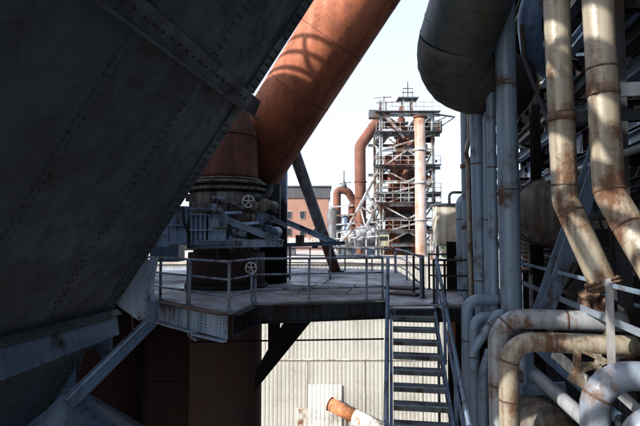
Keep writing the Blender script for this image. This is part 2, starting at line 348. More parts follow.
# ================================================================== BLAST FURNACE TOWER
def tower():
    y0, y1 = 60.0, 67.0
    def X(px): return P(px, 237, y0).x
    def zz(py): return P(380, py, y0).z
    t = thing('blast_furnace_tower', 'lattice blast furnace tower with rusty furnace inside, beyond the platform', 'tower', ((X(381) + X(434)) / 2, 63.5, GZ))
    xl, xr = X(381.5), X(434); top = zz(113)
    for x in (xl, xr):
        for y in (y0, y1):
            m = MB(); m.sect((x, y, GZ), (x, y, top + (1.6 if x == xl else 0)), 'I', .42, .42, .06, (1, 0, 0)); m.build('column', 'tower', t)
    lev = [zz(p) for p in (245, 232, 219, 205, 195, 182, 168, 150, 135, 115)]
    for i, z in enumerate(lev):
        big = i in (1, 3, 4, 6, 8, 9)
        m = MB(); ex = .9 if big else 0
        for y in (y0, y1): m.sect((xl - ex, y, z), (xr + ex, y, z), 'I', .22, .38, .05)
        for x in (xl, xr): m.sect((x, y0 + .2, z - .02), (x, y1 - .2, z - .02), 'I', .22, .34, .05)
        m.build('floor_frame', 'tower' if i % 2 else 'tower_dark', t)
        if big:
            m = MB(); m.box(((xl + xr) / 2, y0 - .55, z + .28), xr - xl + 1.6, 1.0, .1); m.box((xr - .9, (y0 + y1) / 2, z + .28), 1.6, y1 - y0 - .3, .1); m.box((xl + .7, (y0 + y1) / 2, z + .28), 1.2, y1 - y0 - .3, .1)
            m.build('walkway', 'tower_dark', t)
            m = MB()
            n = 9
            for k in range(n):
                x = xl - .7 + (xr - xl + 1.4) * k / (n - 1); m.bar((x, y0 - 1.0, z + .3), (x, y0 - 1.0, z + 1.4), .06, .06, (0, 1, 0))
            for h in (.85, 1.4): m.bar((xl - .7, y0 - 1.0, z + h), (xr + .7, y0 - 1.0, z + h), .06, .06)
            m.build('guardrail', 'tower', t)
    for i in range(len(lev) - 1):
        a, b = lev[i], lev[i + 1]; xm = (xl + xr) / 2
        for y in (y0 - .12, y1):
            m = MB()
            if i % 3 == 0: m.bar((xl, y, a), (xm, y, b), .18, .18, (0, 1, 0)); m.bar((xm, y, b), (xr, y, a), .18, .18, (0, 1, 0))
            elif i % 3 == 1: m.bar((xl, y, a), (xr, y, b), .2, .2, (0, 1, 0))
            else: m.bar((xl, y, b), (xm, y, a), .18, .18, (0, 1, 0)); m.bar((xm, y, a), (xr, y, b), .18, .18, (0, 1, 0))
            m.build('brace', 'tower', t)
        for x in (xl, xr):
            m = MB(); m.bar((x, y0 + .2, a if i % 2 else b), (x, y1 - .2, b if i % 2 else a), .16, .16, (1, 0, 0)); m.build('brace', 'tower', t)
    # furnace body and downcomers inside
    c = V((X(407), 63.4, 0))
    m = MB(); m.lathe([(2.4, GZ), (2.4, zz(240)), (2.2, zz(215)), (1.9, zz(195)), (1.7, zz(172)), (1.2, zz(160)), (.85, zz(148)), (.75, zz(132)), (.5, zz(126)), (.5, zz(112))], c, Z, 28); m.build('furnace_body', 'rust', t)
    for py, r in ((172, 1.85), (195, 2.05), (215, 2.35), (148, 1.0), (132, .9)):
        m = MB(); m.torus(c + Z * zz(py), Z, r, .12); m.build('band', 'tower_dark', t)
    for pts, r in (([P(383, 118, 63), P(399, 128, 63), P(408, 150, 62.4), P(405, 172, 62)], .55), ([P(418, 120, 62.6), P(413, 140, 62.3), P(398, 160, 62), P(392, 178, 62), P(396, 205, 62)], .6),
                   ([P(425, 150, 63), P(412, 160, 61.8), P(403, 178, 61.5), P(405, 198, 61.6)], .42), ([P(390, 215, 61.6), P(389, 202, 61.6), P(395, 192, 61.6), P(402, 196, 61.6)], .5)):
        m = MB(); m.tube(pts, r, 1.4, 16); m.build('downcomer', 'rust_far', t)
    m = MB(); m.cyl(c + Z * zz(112), c + Z * zz(100), .32, seg=12); m.build('bell_rod', 'rust', t)
    rnd = random.Random(3)
    for k in range(62):
        px, py = rnd.uniform(384, 433), rnd.uniform(120, 246); q = P(px, py, rnd.uniform(60.8, 65))
        m = MB()
        if k % 3: m.box(q, rnd.uniform(.5, 1.4), rnd.uniform(.5, 1), rnd.uniform(.4, 1.3))
        else: m.cyl(q, q + V((rnd.uniform(-2.5, 2.5), 0, rnd.uniform(-.4, .4))), rnd.uniform(.12, .26), seg=10)
        m.build('machine_box' if k % 3 else 'small_pipe', rnd.choice(['tower_dark', 'rust', 'tower', 'black_steel', 'rust']), t)
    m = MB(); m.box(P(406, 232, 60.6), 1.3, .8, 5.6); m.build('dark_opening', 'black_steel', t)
    # head gear on the roof
    q = P(408, 114, 61)
    m = MB()
    for dx in (-.55, .55):
        m.bar(q + V((dx, 0, 0)), V((q.x + dx, q.y, zz(96))), .2, .2, (0, 1, 0)); m.bar(q + V((dx, 1.2, 0)), V((q.x + dx, q.y + 1.2, zz(96))), .2, .2, (0, 1, 0))
    m.build('headframe', 'tower', t)
    m = MB(); m.box(V((q.x, q.y + .6, zz(96))), 2.6, 2.2, .15); m.build('headframe_platform', 'tower_dark', t)
    m = MB(); m.bar(V((q.x, q.y, zz(95.5))), V((q.x, q.y, zz(79))), .12, .12, (0, 1, 0))
    for py in (90, 86): m.bar(V((q.x - .7, q.y, zz(py))), V((q.x + .7, q.y, zz(py))), .1, .1)
    for dx in (-.6, .6): m.bar(V((q.x + dx, q.y, zz(95.5))), V((q.x + dx, q.y, zz(88))), .08, .08, (0, 1, 0))
    m.build('mast', 'tower_dark', t)
    for px, py in ((384, 96), (386, 101)):
        q2 = P(px, 113, y0)
        m = MB(); m.bar(q2, V((q2.x, y0, zz(py))), .16, .16, (0, 1, 0)); m.bar(V((q2.x - 1.2, y0, zz(py + 2))), V((q2.x + 1, y0, zz(py + 1))), .1, .1); m.build('mast', 'tower', t)
    m = MB(); m.box(P(374, 114.5, y0), 1.3, 1.0, 1.0); m.build('sheave_housing', 'tower_dark', t)
    m = MB(); m.bar(P(383, 112, y0 - .3), P(404, 138, y0 - .3), .3, .3, (0, 1, 0)); m.build('hoist_arm', 'tower', t)
    m = MB(); a, b = P(434, 114, y0), P(455, 117, y0); m.bar(a, b, .15, .2); m.bar(P(434, 131, y0), b, .14, .14, (0, 1, 0)); m.bar(P(434, 122, y0), P(446, 117, y0), .1, .1, (0, 1, 0)); m.build('jib', 'tower_dark', t)
    for py in (124, 130):
        q3 = P(437, py, y0 - .5); m = MB(); m.box(q3, 1.1, .8, .7); m.build('machine_box', 'tower_dark', t)
    # chimney standing in front
    t2 = thing('steel_chimney', 'pale flaking chimney standing in front of the lattice tower', 'chimney', (X(421), 57.4, GZ))
    b = V((P(421, 237, 57.4).x, 57.4, GZ))
    m = MB(); m.cyl(b, V((b.x, b.y, P(418, 117, 57.4).z)), .72, .64, 24); m.build('shaft', 'chimney', t2)
    for py in (117, 150, 183, 220):
        m = MB(); z = P(418, py, 57.4).z; m.cyl(V((b.x, b.y, z - .12)), V((b.x, b.y, z + .12)), .78, seg=24); m.build('collar', 'tower' if py > 120 else 'rust', t2)
    # inclined skip bridge
    t3 = thing('skip_bridge', 'inclined white lattice skip bridge climbing into the furnace tower', 'bridge', P(344, 262, 58))
    for k, dy in enumerate((0, 2.2)):
        a1, b1 = P(330, 262, 58 + dy), P(381, 166, 60.5 + dy); a2, b2 = P(347, 262, 58 + dy), P(383, 195, 60.5 + dy)
        for a, b in ((a1, b1), (a2, b2)):
            m = MB(); m.bar(a, b, .28, .28); m.build('chord', 'tower', t3)
        for j in range(7):
            p, q = a1.lerp(b1, j / 7), a2.lerp(b2, (j + (.5 if j % 2 else .9)) / 7); m = MB(); m.bar(p, q, .16, .16); m.build('lattice_bar', 'tower', t3)
            m = MB(); m.bar(q, a1.lerp(b1, (j + 1) / 7), .16, .16); m.build('lattice_bar', 'tower', t3)
    m = MB()
    for j in range(9): m.bar(P(347, 262, 58).lerp(P(383, 195, 60.5), j / 8), P(347, 262, 60.2).lerp(P(383, 195, 62.7), j / 8), .16, .16)
    m.build('cross_tie', 'tower', t3)
tower()

# crumpled pale roof, yellow cabin and blue machinery at the tower's foot
def foot():
    y = 52.0
    rnd = random.Random(11)
    m = MB(); a, b = P(341, 241, y), P(376, 234, y); rings = []
    for i in range(13):
        c = a.lerp(b, i / 12); rr = 1.15 * (0.45 + 0.55 * math.sin(math.pi * (0.12 + 0.76 * i / 12)))
        rings.append([m.bm.verts.new(c + (V((0, 1, 0)) * math.cos(2 * math.pi * j / 11) * 1.3 + Z * math.sin(2 * math.pi * j / 11)) * rr * rnd.uniform(.82, 1.1)) for j in range(11)])
    m.skin(rings)
    for f in m.bm.faces: f.smooth = False
    tag(m.build('conveyor_hood', 'crumple'), 'crumpled bleached white hood in front of the skip bridge', 'hood')
    t = thing('yellow_cabin', 'small pale yellow operator cabin at the foot of the furnace tower', 'cabin', P(384, 250, y))
    MB().box(P(383, 240, y), 1.1, 1.3, 1.3).build('body', 'yellow', t); MB().box(P(383, 233, y), 1.3, 1.5, .14).build('roof', 'slate', t); MB().box(P(383, 238.5, y) - V((0, .67, 0)), .8, .05, .4).build('window', 'glass', t)
    t = thing('pipe_bridge', 'blue grey trestle with machinery below the white hood', 'trestle', P(358, 262, y))
    for px in (338, 350, 362, 374):
        m = MB(); m.bar(V((P(px, 237, y).x, y, GZ)), P(px, 244, y), .25, .25, (0, 1, 0)); m.build('leg', 'tower_dark', t)
    for py in (246, 256):
        m = MB(); m.sect(P(333, py, y), P(380, py, y), 'I', .3, .4, .06); m.build('girder', 'beam_blue', t)
    for px, py in ((342, 251), (352, 250), (368, 251), (375, 252)):
        m = MB(); m.box(P(px, py, y + .4), .9, .8, .8); m.build('machine_box', rnd.choice(['beam_blue', 'tower_dark']), t)
    t = thing('gas_cleaner', 'dark pipework and vessels between brick building and skip bridge', 'pipework', V((P(340, 237, 64).x, 64, GZ)))
    for px, py, r, mt in ((333, 212, .8, 'tower_dark'), (345, 218, .6, 'beam_blue'), (352, 205, .5, 'rust'), (366, 222, .7, 'tower_dark'), (372, 205, .3, 'tower')):
        p = P(px, py, 64); m = MB(); m.lathe([(r, GZ - p.z), (r, 0), (r * .6, r * .5), (.05, r * .7)], p, Z, 16); m.build('vessel', mt, t)
    for py in (205, 214, 223, 231):
        m = MB(); m.bar(P(330, py + 2, 63.4), P(376, py - 1, 63.4), .18, .18); m.build('pipe_run', 'tower', t)
    t = thing('pipework_stand', 'grey pipe frame standing in front of the crumpled hood', 'frame', V((P(358, 237, 49.5).x, 49.5, GZ)))
    for px in (337, 347, 356, 366, 376):
        m = MB(); m.bar(V((P(px, 237, 49.5).x, 49.5, GZ)), P(px, 226 + (px % 3) * 5, 49.5), .13, .13, (0, 1, 0)); m.build('post', rnd.choice(['tower', 'tower_dark']), t)
    for pa, pb, w in (((333, 239), (380, 236), .12), ((335, 231), (366, 228), .1), ((346, 246), (380, 222), .12), ((336, 250), (356, 226), .1), ((333, 247), (381, 247), .16)):
        m = MB(); m.bar(P(*pa, 49.3), P(*pb, 49.3), w, w); m.build('rail', rnd.choice(['tower', 'tower_dark', 'rust']), t)
    # right background: pale box
    y = 21
    t = thing('switch_box', 'pale rust-stained steel cabinet behind the right landing', 'cabinet', P(444.5, 247, y))
    a, b = P(435, 246, y), P(455, 206, y); c = (a + b) / 2
    MB().box(c, b.x - a.x, .7, b.z - a.z).build('body', 'canvas', t)
    MB().box(c - V((0, .36, 0)), b.x - a.x - .16, .04, b.z - a.z - .16).build('door', 'canvas', t)
    m = MB(); m.box(V((c.x, c.y, b.z + .05)), b.x - a.x + .14, .85, .08); m.build('hood', 'tower_dark', t)
    m = MB()
    for x in (a.x + .1, b.x - .1): m.bar(V((x, c.y, a.z)), V((x, c.y, GZ)), .1, .1, (0, 1, 0))
    m.build('stand', 'tower_dark', t)
    m = MB(); m.tube([V((c.x + .2, c.y, b.z + .05)), V((c.x + .2, c.y, b.z + .6)), V((c.x + .9, c.y, b.z + .6))], .06, .2, 10); m.build('conduit', 'dark_steel', t)
    t = thing('background_trestle', 'distant dark lattice frame right of the chimney', 'trestle', V((P(445, 237, 48).x, 48, GZ)))
    for px in (431, 440, 449, 458, 467, 476):
        m = MB(); m.bar(V((P(px, 237, 48).x, 48, GZ)), P(px, 228 + (px % 2) * 6, 48), .2, .2, (0, 1, 0)); m.build('post', 'tower', t)
    for py in (240, 252, 264, 276, 288):
        m = MB(); m.bar(P(428, py, 48), P(480, py, 48), .18, .22); m.build('rail', 'rust' if py % 3 else 'tower_dark', t)
    for i, px in enumerate((431, 449, 467)):
        m = MB(); m.bar(P(px, 264, 47.8), P(px + 9, 240, 47.8), .14, .14); m.build('brace', 'tower', t)
foot()

# far trees seen under the pipes behind the deck rail
def tree(x, y, h, lab, seed):
    rnd = random.Random(seed); t = thing('tree', lab, 'tree', (x, y, GZ), 'far trees behind the yard')
    m = MB(); m.cyl((x, y, GZ), (x + .3, y, GZ + h * .6), h * .025, h * .012, 8)
    for k in range(5):
        a = rnd.uniform(0, 6.28); m.cyl((x, y, GZ + h * (.3 + .06 * k)), (x + math.cos(a) * h * .2, y + math.sin(a) * h * .2, GZ + h * (.55 + .07 * k)), h * .01, h * .004, 6)
    m.build('trunk', 'bark', t)
    m = MB()
    cl = [(V((rnd.gauss(0, .16), rnd.gauss(0, .16), rnd.uniform(.4, .95))) * h, rnd.uniform(.1, .19) * h) for _ in range(16)]
    for _ in range(1900):
        c, r = rnd.choice(cl); q = V((rnd.gauss(0, 1), rnd.gauss(0, 1), rnd.gauss(0, 1))).normalized() * r * rnd.uniform(.5, 1.05) + c + V((x, y, GZ))
        a = V((rnd.gauss(0, 1), rnd.gauss(0, 1), rnd.gauss(0, 1))).normalized(); b = a.orthogonal().normalized(); s = rnd.uniform(.22, .5)
        m.bm.faces.new([m.bm.verts.new(q + a * s), m.bm.verts.new(q + b * s * .6), m.bm.verts.new(q - a * s), m.bm.verts.new(q - b * s * .6)])
    m.build('crown', 'leaf', t)
tree(P(291, 237, 118).x, 118, 14.6, 'broad leafy tree behind the hall roof, left of the brick building plinth', 1)
tree(P(309, 237, 124).x, 124, 15.6, 'leafy tree directly behind the leaning strut', 2)
tree(P(327, 237, 121).x, 121, 13.8, 'leafy tree beside the goose-neck pipe', 5)
tree(P(452, 237, 130).x, 130, 16.5, 'leafy tree beyond the pale cabinet', 8)
def treeline():
    rnd = random.Random(4); m = MB()
    for _ in range(9000):
        x = rnd.uniform(-260, 330); y = 330 + rnd.uniform(-15, 15); h = 14 + 5 * math.sin(x * .07) + 3 * math.sin(x * .21 + 1)
        q = V((x, y, GZ + rnd.uniform(.5, 1) * h)); a = V((rnd.gauss(0, 1), rnd.gauss(0, .4), rnd.gauss(0, 1))).normalized(); b = a.orthogonal().normalized(); s = rnd.uniform(.8, 1.8)
        m.bm.faces.new([m.bm.verts.new(q + a * s), m.bm.verts.new(q + b * s * .7), m.bm.verts.new(q - a * s), m.bm.verts.new(q - b * s * .7)])
    o = m.build('treeline', 'leaf'); o['kind'] = 'stuff'; o['label'] = 'far dark wood along the horizon'; o['category'] = 'wood'
treeline()

# ================================================================== DECK
def deck():
    t = thing('steel_platform', 'weathered steel plate platform around the furnace outlet vessel', 'platform', G(300, 285))
    pts = [G(140, 296), G(230, 312.5), G(255, 303), G(386, 299), G(387, 305), G(496, 304), P(496, 0, 14.0), P(424, 0, 14.0), G(409, 278), G(397, 270), G(345, 268), G(200, 266), V((-10.5, 22, 0))]
    pts = [V((p.x, p.y, 0)) for p in pts]
    m = MB(); m.prism([p - Z * .05 for p in pts], Z * .05); m.build('deck_plate', 'deck', t)
    # overlapping loose cover plates
    rnd = random.Random(5)
    for k, (pa, pb, w) in enumerate((((386, 288), (416, 290), .5), ((392, 294), (419, 296), .45))):
        a, b = G(*pa), G(*pb); m = MB(); m.bar(a + Z * .03, b + Z * .03, w, .05, Z); m.build('cover_plate', 'rust_brown', t)
    seams = MB()
    for k, (ya, yb, xa, xb) in enumerate(((12.6, 12.75, -1.2, 1.6), (14.0, 13.2, -4.2, 1.7), (16.4, 15.0, -1.5, 1.9), (18.9, 17.4, -1.4, 2.1), (21, 19.8, -5, 2.0))):
        seams.bar((xa, ya, .004), (xb, yb, .004), .04, .008, Z)
    for xa, ya, xb, yb in ((-.6, 12.75, -.1, 15.4), (.7, 12.8, 1.1, 15.1), (.1, 15.4, .5, 18.0)): seams.bar((xa, ya, .011), (xb, yb, .011), .035, .006, Z)
    seams.build('plate_seam', 'rust_brown', t)
    def fascia(a, b, h, mat, off=0.0, name='edge_beam', plates=0):
        a, b = V((a.x, a.y, 0)), V((b.x, b.y, 0)); d = (b - a).normalized(); n = V((d.y, -d.x, 0))
        m = MB(); m.sect(a + n * .06 - Z * (h / 2 + .056), b + n * .06 - Z * (h / 2 + .056), 'C', .16, h, .02, Z)
        o = m.build(name, mat, t)
        for k in range(plates + 1 if plates else 0):
            m = MB(); p = a.lerp(b, (k + .02) / (plates + .04)) + n * .145 - Z * (h / 2 + .056); m.bar(p - Z * h * .42, p + Z * h * .42, .02, .02, n); m.build('stiffener', mat, o)
        return o
    A, B, C, Dd = G(140, 296), G(230, 312.5), G(255, 303), G(386, 299)
    # pale blue edge girder on the near left side, with toe strip and rivets
    d = (B - A).normalized(); n = V((d.y, -d.x, 0))
    m = MB(); m.prism([A + n * .05 - Z * .06, B + n * .05 - Z * .06, B + n * .05 - Z * .52, A + n * .05 - Z * .46], n * .03)
    for f in (.77, .81, .95):
        for k in range(6): m.rivet(A.lerp(B, f) + n * .08 - Z * (.12 + .065 * k), n, .016)
    g1 = m.build('edge_girder', 'pale_blue', t, None, 'rivet')
    for f in (.24, .52, .74, .985): m = MB(); p = A.lerp(B, f) + n * .1; m.bar(p - Z * .07, p - Z * .48, .03, .05, n); m.build('stiffener', 'pale_blue', g1)
    m = MB(); m.bar(A + n * .13 - Z * .03, B + n * .13 - Z * .03, .2, .03, Z); m.build('top_flange', 'collar', g1)
    m = MB(); m.bar(A + n * .13 - Z * .49, A.lerp(B, .72) + n * .13 - Z * .52, .16, .03, Z); m.bar(A.lerp(B, .7) + n * .12 - Z * .57, B + n * .12 - Z * .55, .12, .03, Z); m.build('bottom_flange', 'pale_blue', g1)
    fascia(B + V((.05, .1, 0)), C + V((-.02, 0, 0)), .42, 'dark_steel'); fascia(C, Dd, .40, 'dark_steel', plates=5)
    fascia(G(387, 305), G(434, 305), .24, 'beam_blue', name='landing_beam'); fascia(G(434.6, 305), G(496, 304), .30, 'dark_steel', name='landing_beam')
    # cross beams beneath
    for k in range(6):
        y = 13.2 + 1.6 * k; m = MB(); m.sect((-7.2, y, -.28), (1.5, y, -.28), 'I', .2, .44, .02); m.build('floor_beam', 'black_steel', t)
    for x in (-4.0, .6):
        m = MB(); m.sect((x, 15.5, -.68), (x, 22, -.68), 'I', .22, .34, .02); m.build('main_beam', 'black_steel', t)
    m = MB(); m.prism([P(286, 319, 12.6), P(314, 318, 12.6), P(255, 391, 13.6), P(255, 372, 13.6)], (0, .3, 0)); m.build('diagonal_brace', 'black_steel', t)
    m = MB(); m.prism([P(268, 318, 12.8), P(280, 318, 12.8), P(280, 345, 12.9), P(268, 352, 12.9)], (0, .08, 0)); m.build('gusset_plate', 'black_steel', t)
    m = MB(); m.cyl(P(190, 342, 12.6), P(384, 339, 12.3), .022, seg=8); m.build('cable', 'black_steel', t)
    m = MB(); m.box(P(478, 372, 13.0), 1.15, .4, 3.6 * 1.0); m.box(P(470, 360, 13.4), 1.2, .1, 6.5); m.build('skirt_panel', 'black_steel', t)
    m = MB(); m.bar(P(452, 318, 13.1), P(452, 352, 13.1), .2, .1, (0, 1, 0)); m.build('red_post', 'rustpipe', t)
deck()

# ------------------------------------------------------------------ guardrails
def guardrail(label, pts, mat='rail', h=1.0, rails=(1.0, .64, .30), r=.022, post=.055, wheel=None, skip=(), group='guardrails around the platform'):
    t = thing('guardrail', label, 'guardrail', pts[0], group)
    pts = [V(p) for p in pts]
    for i, p in enumerate(pts):
        if i in skip: continue
        m = MB(); m.bar(p + Z * .002, p + Z * (h - .01), post, post * .8, (0, 1, 0)); m.bar(p + Z * .004, p + Z * .016, .14, .14, (0, 1, 0)); m.build('post', mat, t)
    for z in rails:
        m = MB(); m.tube([p - V((0, .04, 0)) + Z * z for p in pts], r * (1.25 if z == rails[0] else 1), .05, 8); m.build('handrail' if z == rails[0] else 'mid_rail', mat, t)
    return t
def front_pts():
    A, B, C, Dd = G(140, 296), G(230, 312.5), G(255, 303), G(386, 299)
    inn = lambda p: V((p.x, p.y + .06, 0))
    return [inn(A), inn(A.lerp(B, .26)), inn(A.lerp(B, .58))], [inn(A.lerp(B, .60)), inn(A.lerp(B, .985)), inn(C), inn(G(309, 301.6)), inn(G(367, 299.6)), inn(G(383, 299.2))]
f1, f2 = front_pts()
r1 = guardrail('grey guardrail on the left edge of the platform next to the hopper', f1)
r2 = guardrail('long grey guardrail on the front edge of the platform before the vessel', f2)
# return bend of the short rail
m = MB(); e = f1[-1]; dd = (f1[-1] - f1[0]).normalized(); m.tube([e + Z * 1.0 - V((0, .04, 0)) - dd * .05, e + Z * 1.0 + dd * .14 - V((0, .06, 0)), e + dd * .14 - Z * .62 - V((0, .2, 0)), e + dd * .5 - Z * .66 - V((0, .3, 0))], .03, .1, 10); m.build('return_bend', 'rail', r1)
def handwheel(c, axis, R, label):
    t = thing('handwheel', label, 'handwheel', c, 'white valve handwheels')
    m = MB(); m.torus(c, axis, R, R * .11, 28, 8); m.build('rim', 'handwheel', t)
    x, u = basis(axis); m = MB()
    for k in range(5):
        a = 2 * math.pi * k / 5 + .3; m.bar(V(c), V(c) + (x * math.cos(a) + u * math.sin(a)) * R, R * .16, R * .1, axis)
    m.cyl(V(c) - axis * R * .15, V(c) + axis * R * .2, R * .2, seg=12); m.build('spokes', 'handwheel', t)
    m = MB(); m.cyl(V(c), V(c) + axis * R * 2.2, R * .1, seg=8); m.build('spindle', 'dark_steel', t)
c = P(251, 268, G(254, 303).y - .12); handwheel(c, V((0.15, 1, 0)).normalized(), .125, 'white valve handwheel in front of the platform guardrail')
handwheel(P(248.5, 201.5, 13.35), V((-.25, 1, 0)).normalized(), .165, 'white valve handwheel high on the vessel tank')
m = MB(); c2 = G(254, 303); m.cyl(V((c2.x - .04, c2.y - .1, -.4)), V((c2.x - .04, c2.y - .1, .82)), .03, seg=10); tag(m.build('valve_spindle', 'rail'), 'thin upright spindle under the guardrail handwheel', 'spindle')
bk = [V((p.x, p.y, 0)) for p in (G(205, 269.5), G(240, 269.5), G(275, 269.5), G(310, 270), G(345, 270.5), G(372, 271), G(395, 272.5))]
guardrail('guardrail along the far edge of the platform by the leaning strut', bk, rails=(1.0, .66, .33), post=.06, r=.026)
rt = [V((p.x, p.y, 0)) for p in (G(396, 273), G(407, 280), G(414, 289), G(421, 298))]
guardrail('guardrail stepping down the right edge of the platform to the landing', rt, rails=(1.0, .66, .33))
lb = [V((P(px, 0, 13.9).x, 13.9, 0)) for px in (426, 446, 468, 490)]
guardrail('dark guardrail along the back of the right landing', lb, mat='dark_steel', rails=(1.0, .7, .4), post=.05)
lf = [V((G(px, 304).x, G(px, 304).y + .08, 0)) for px in (446, 470, 492)]
guardrail('dark guardrail on the front of the right landing beside the stair', [V((G(435, 304).x, G(435, 304).y + .08, 0))] + lf, mat='dark_steel', rails=(.98, .62, .3), post=.05)
guardrail('short rail between landing and right platform edge', [rt[-1] + V((.06, 0, 0)), rt[-1] + V((.06, 1.2, 0))], mat='dark_steel', rails=(1.02, .68, .34))

# ================================================================== STAIR
def stair():
    sd = V((-.150, -1, 0))                       # walking down, towards the viewer
    top = V((P(409.5, 0, 10.9).x, 10.9, 0)); w = .90
    t = thing('steel_stair', 'dark steel open-tread stair descending from the platform towards the viewer', 'stair', top)
    sx = V((1, -.15, 0)).normalized()
    for k in range(-1, 9):
        c = top + sd * (.9 + .40 * k) - Z * (.385 + .172 * k)
        m = MB(); m.box(c, w - .02, .27, .03, sx, V((.15, 1, 0)).normalized()); m.box(c + sd * .13 - Z * .025, w - .02, .02, .075, sx, V((.15, 1, 0)).normalized()); tr = m.build('tread', 'tread', t); n_ = MB(); n_.box(c + sd * .12 + Z * .019, w - .03, .045, .008, sx, V((.15, 1, 0)).normalized()); n_.build('nosing', 'rail', tr)
    p0 = top + sd * .02 - Z * .14; p1 = top + sd * 4.5 - Z * 2.07
    for s in (-1, 1):
        m = MB(); m.sect(p0 + sx * s * (w / 2 + .025), p1 + sx * s * (w / 2 + .025), 'C', .05 * 1.0, .24, .012, Z); m.build('stringer', 'rail_blue', t)
    slope = (p1 - p0).normalized()
    # handrails
    for s in (-1, 1):
        o = sx * s * (w / 2 + .09)
        a = top + o + sd * -.06; b = top + sd * 4.4 - Z * 2.0 + o
        m = MB()
        m.tube([V((a.x, a.y, 1.02)) - sd * .02, V((a.x, a.y, 1.0)) + sd * .1, b + Z * 1.02], .036, .12, 12); m.build('handrail', 'rail_blue', t)
        m = MB(); m.bar(V((a.x, a.y, .55)) + sd * .05, b + Z * .55, .04, .03); m.build('mid_rail', 'rail_blue', t)
        for f in (0.0, .36, .70, .98):
            q = top + o + sd * (4.4 * f) - Z * (2.0 * f)
            m = MB(); m.bar(q - Z * .2, q + Z * 1.0, .05, .04, (0, 1, 0)); m.build('post', 'rail_blue', t)
    m = MB(); c = top + sd * .25 - Z * .24; m.box(c, w - .01, .03, .26, sx, V((.15, 1, 0)).normalized()); m.build('kick_plate', 'dark_steel', t)
    b = top + sd * 5.1 - Z * 2.13
    m = MB(); m.box(b, 1.5, 1.2, .06, sx, V((.15, 1, 0)).normalized()); m.build('lower_landing', 'tread', t)
stair()

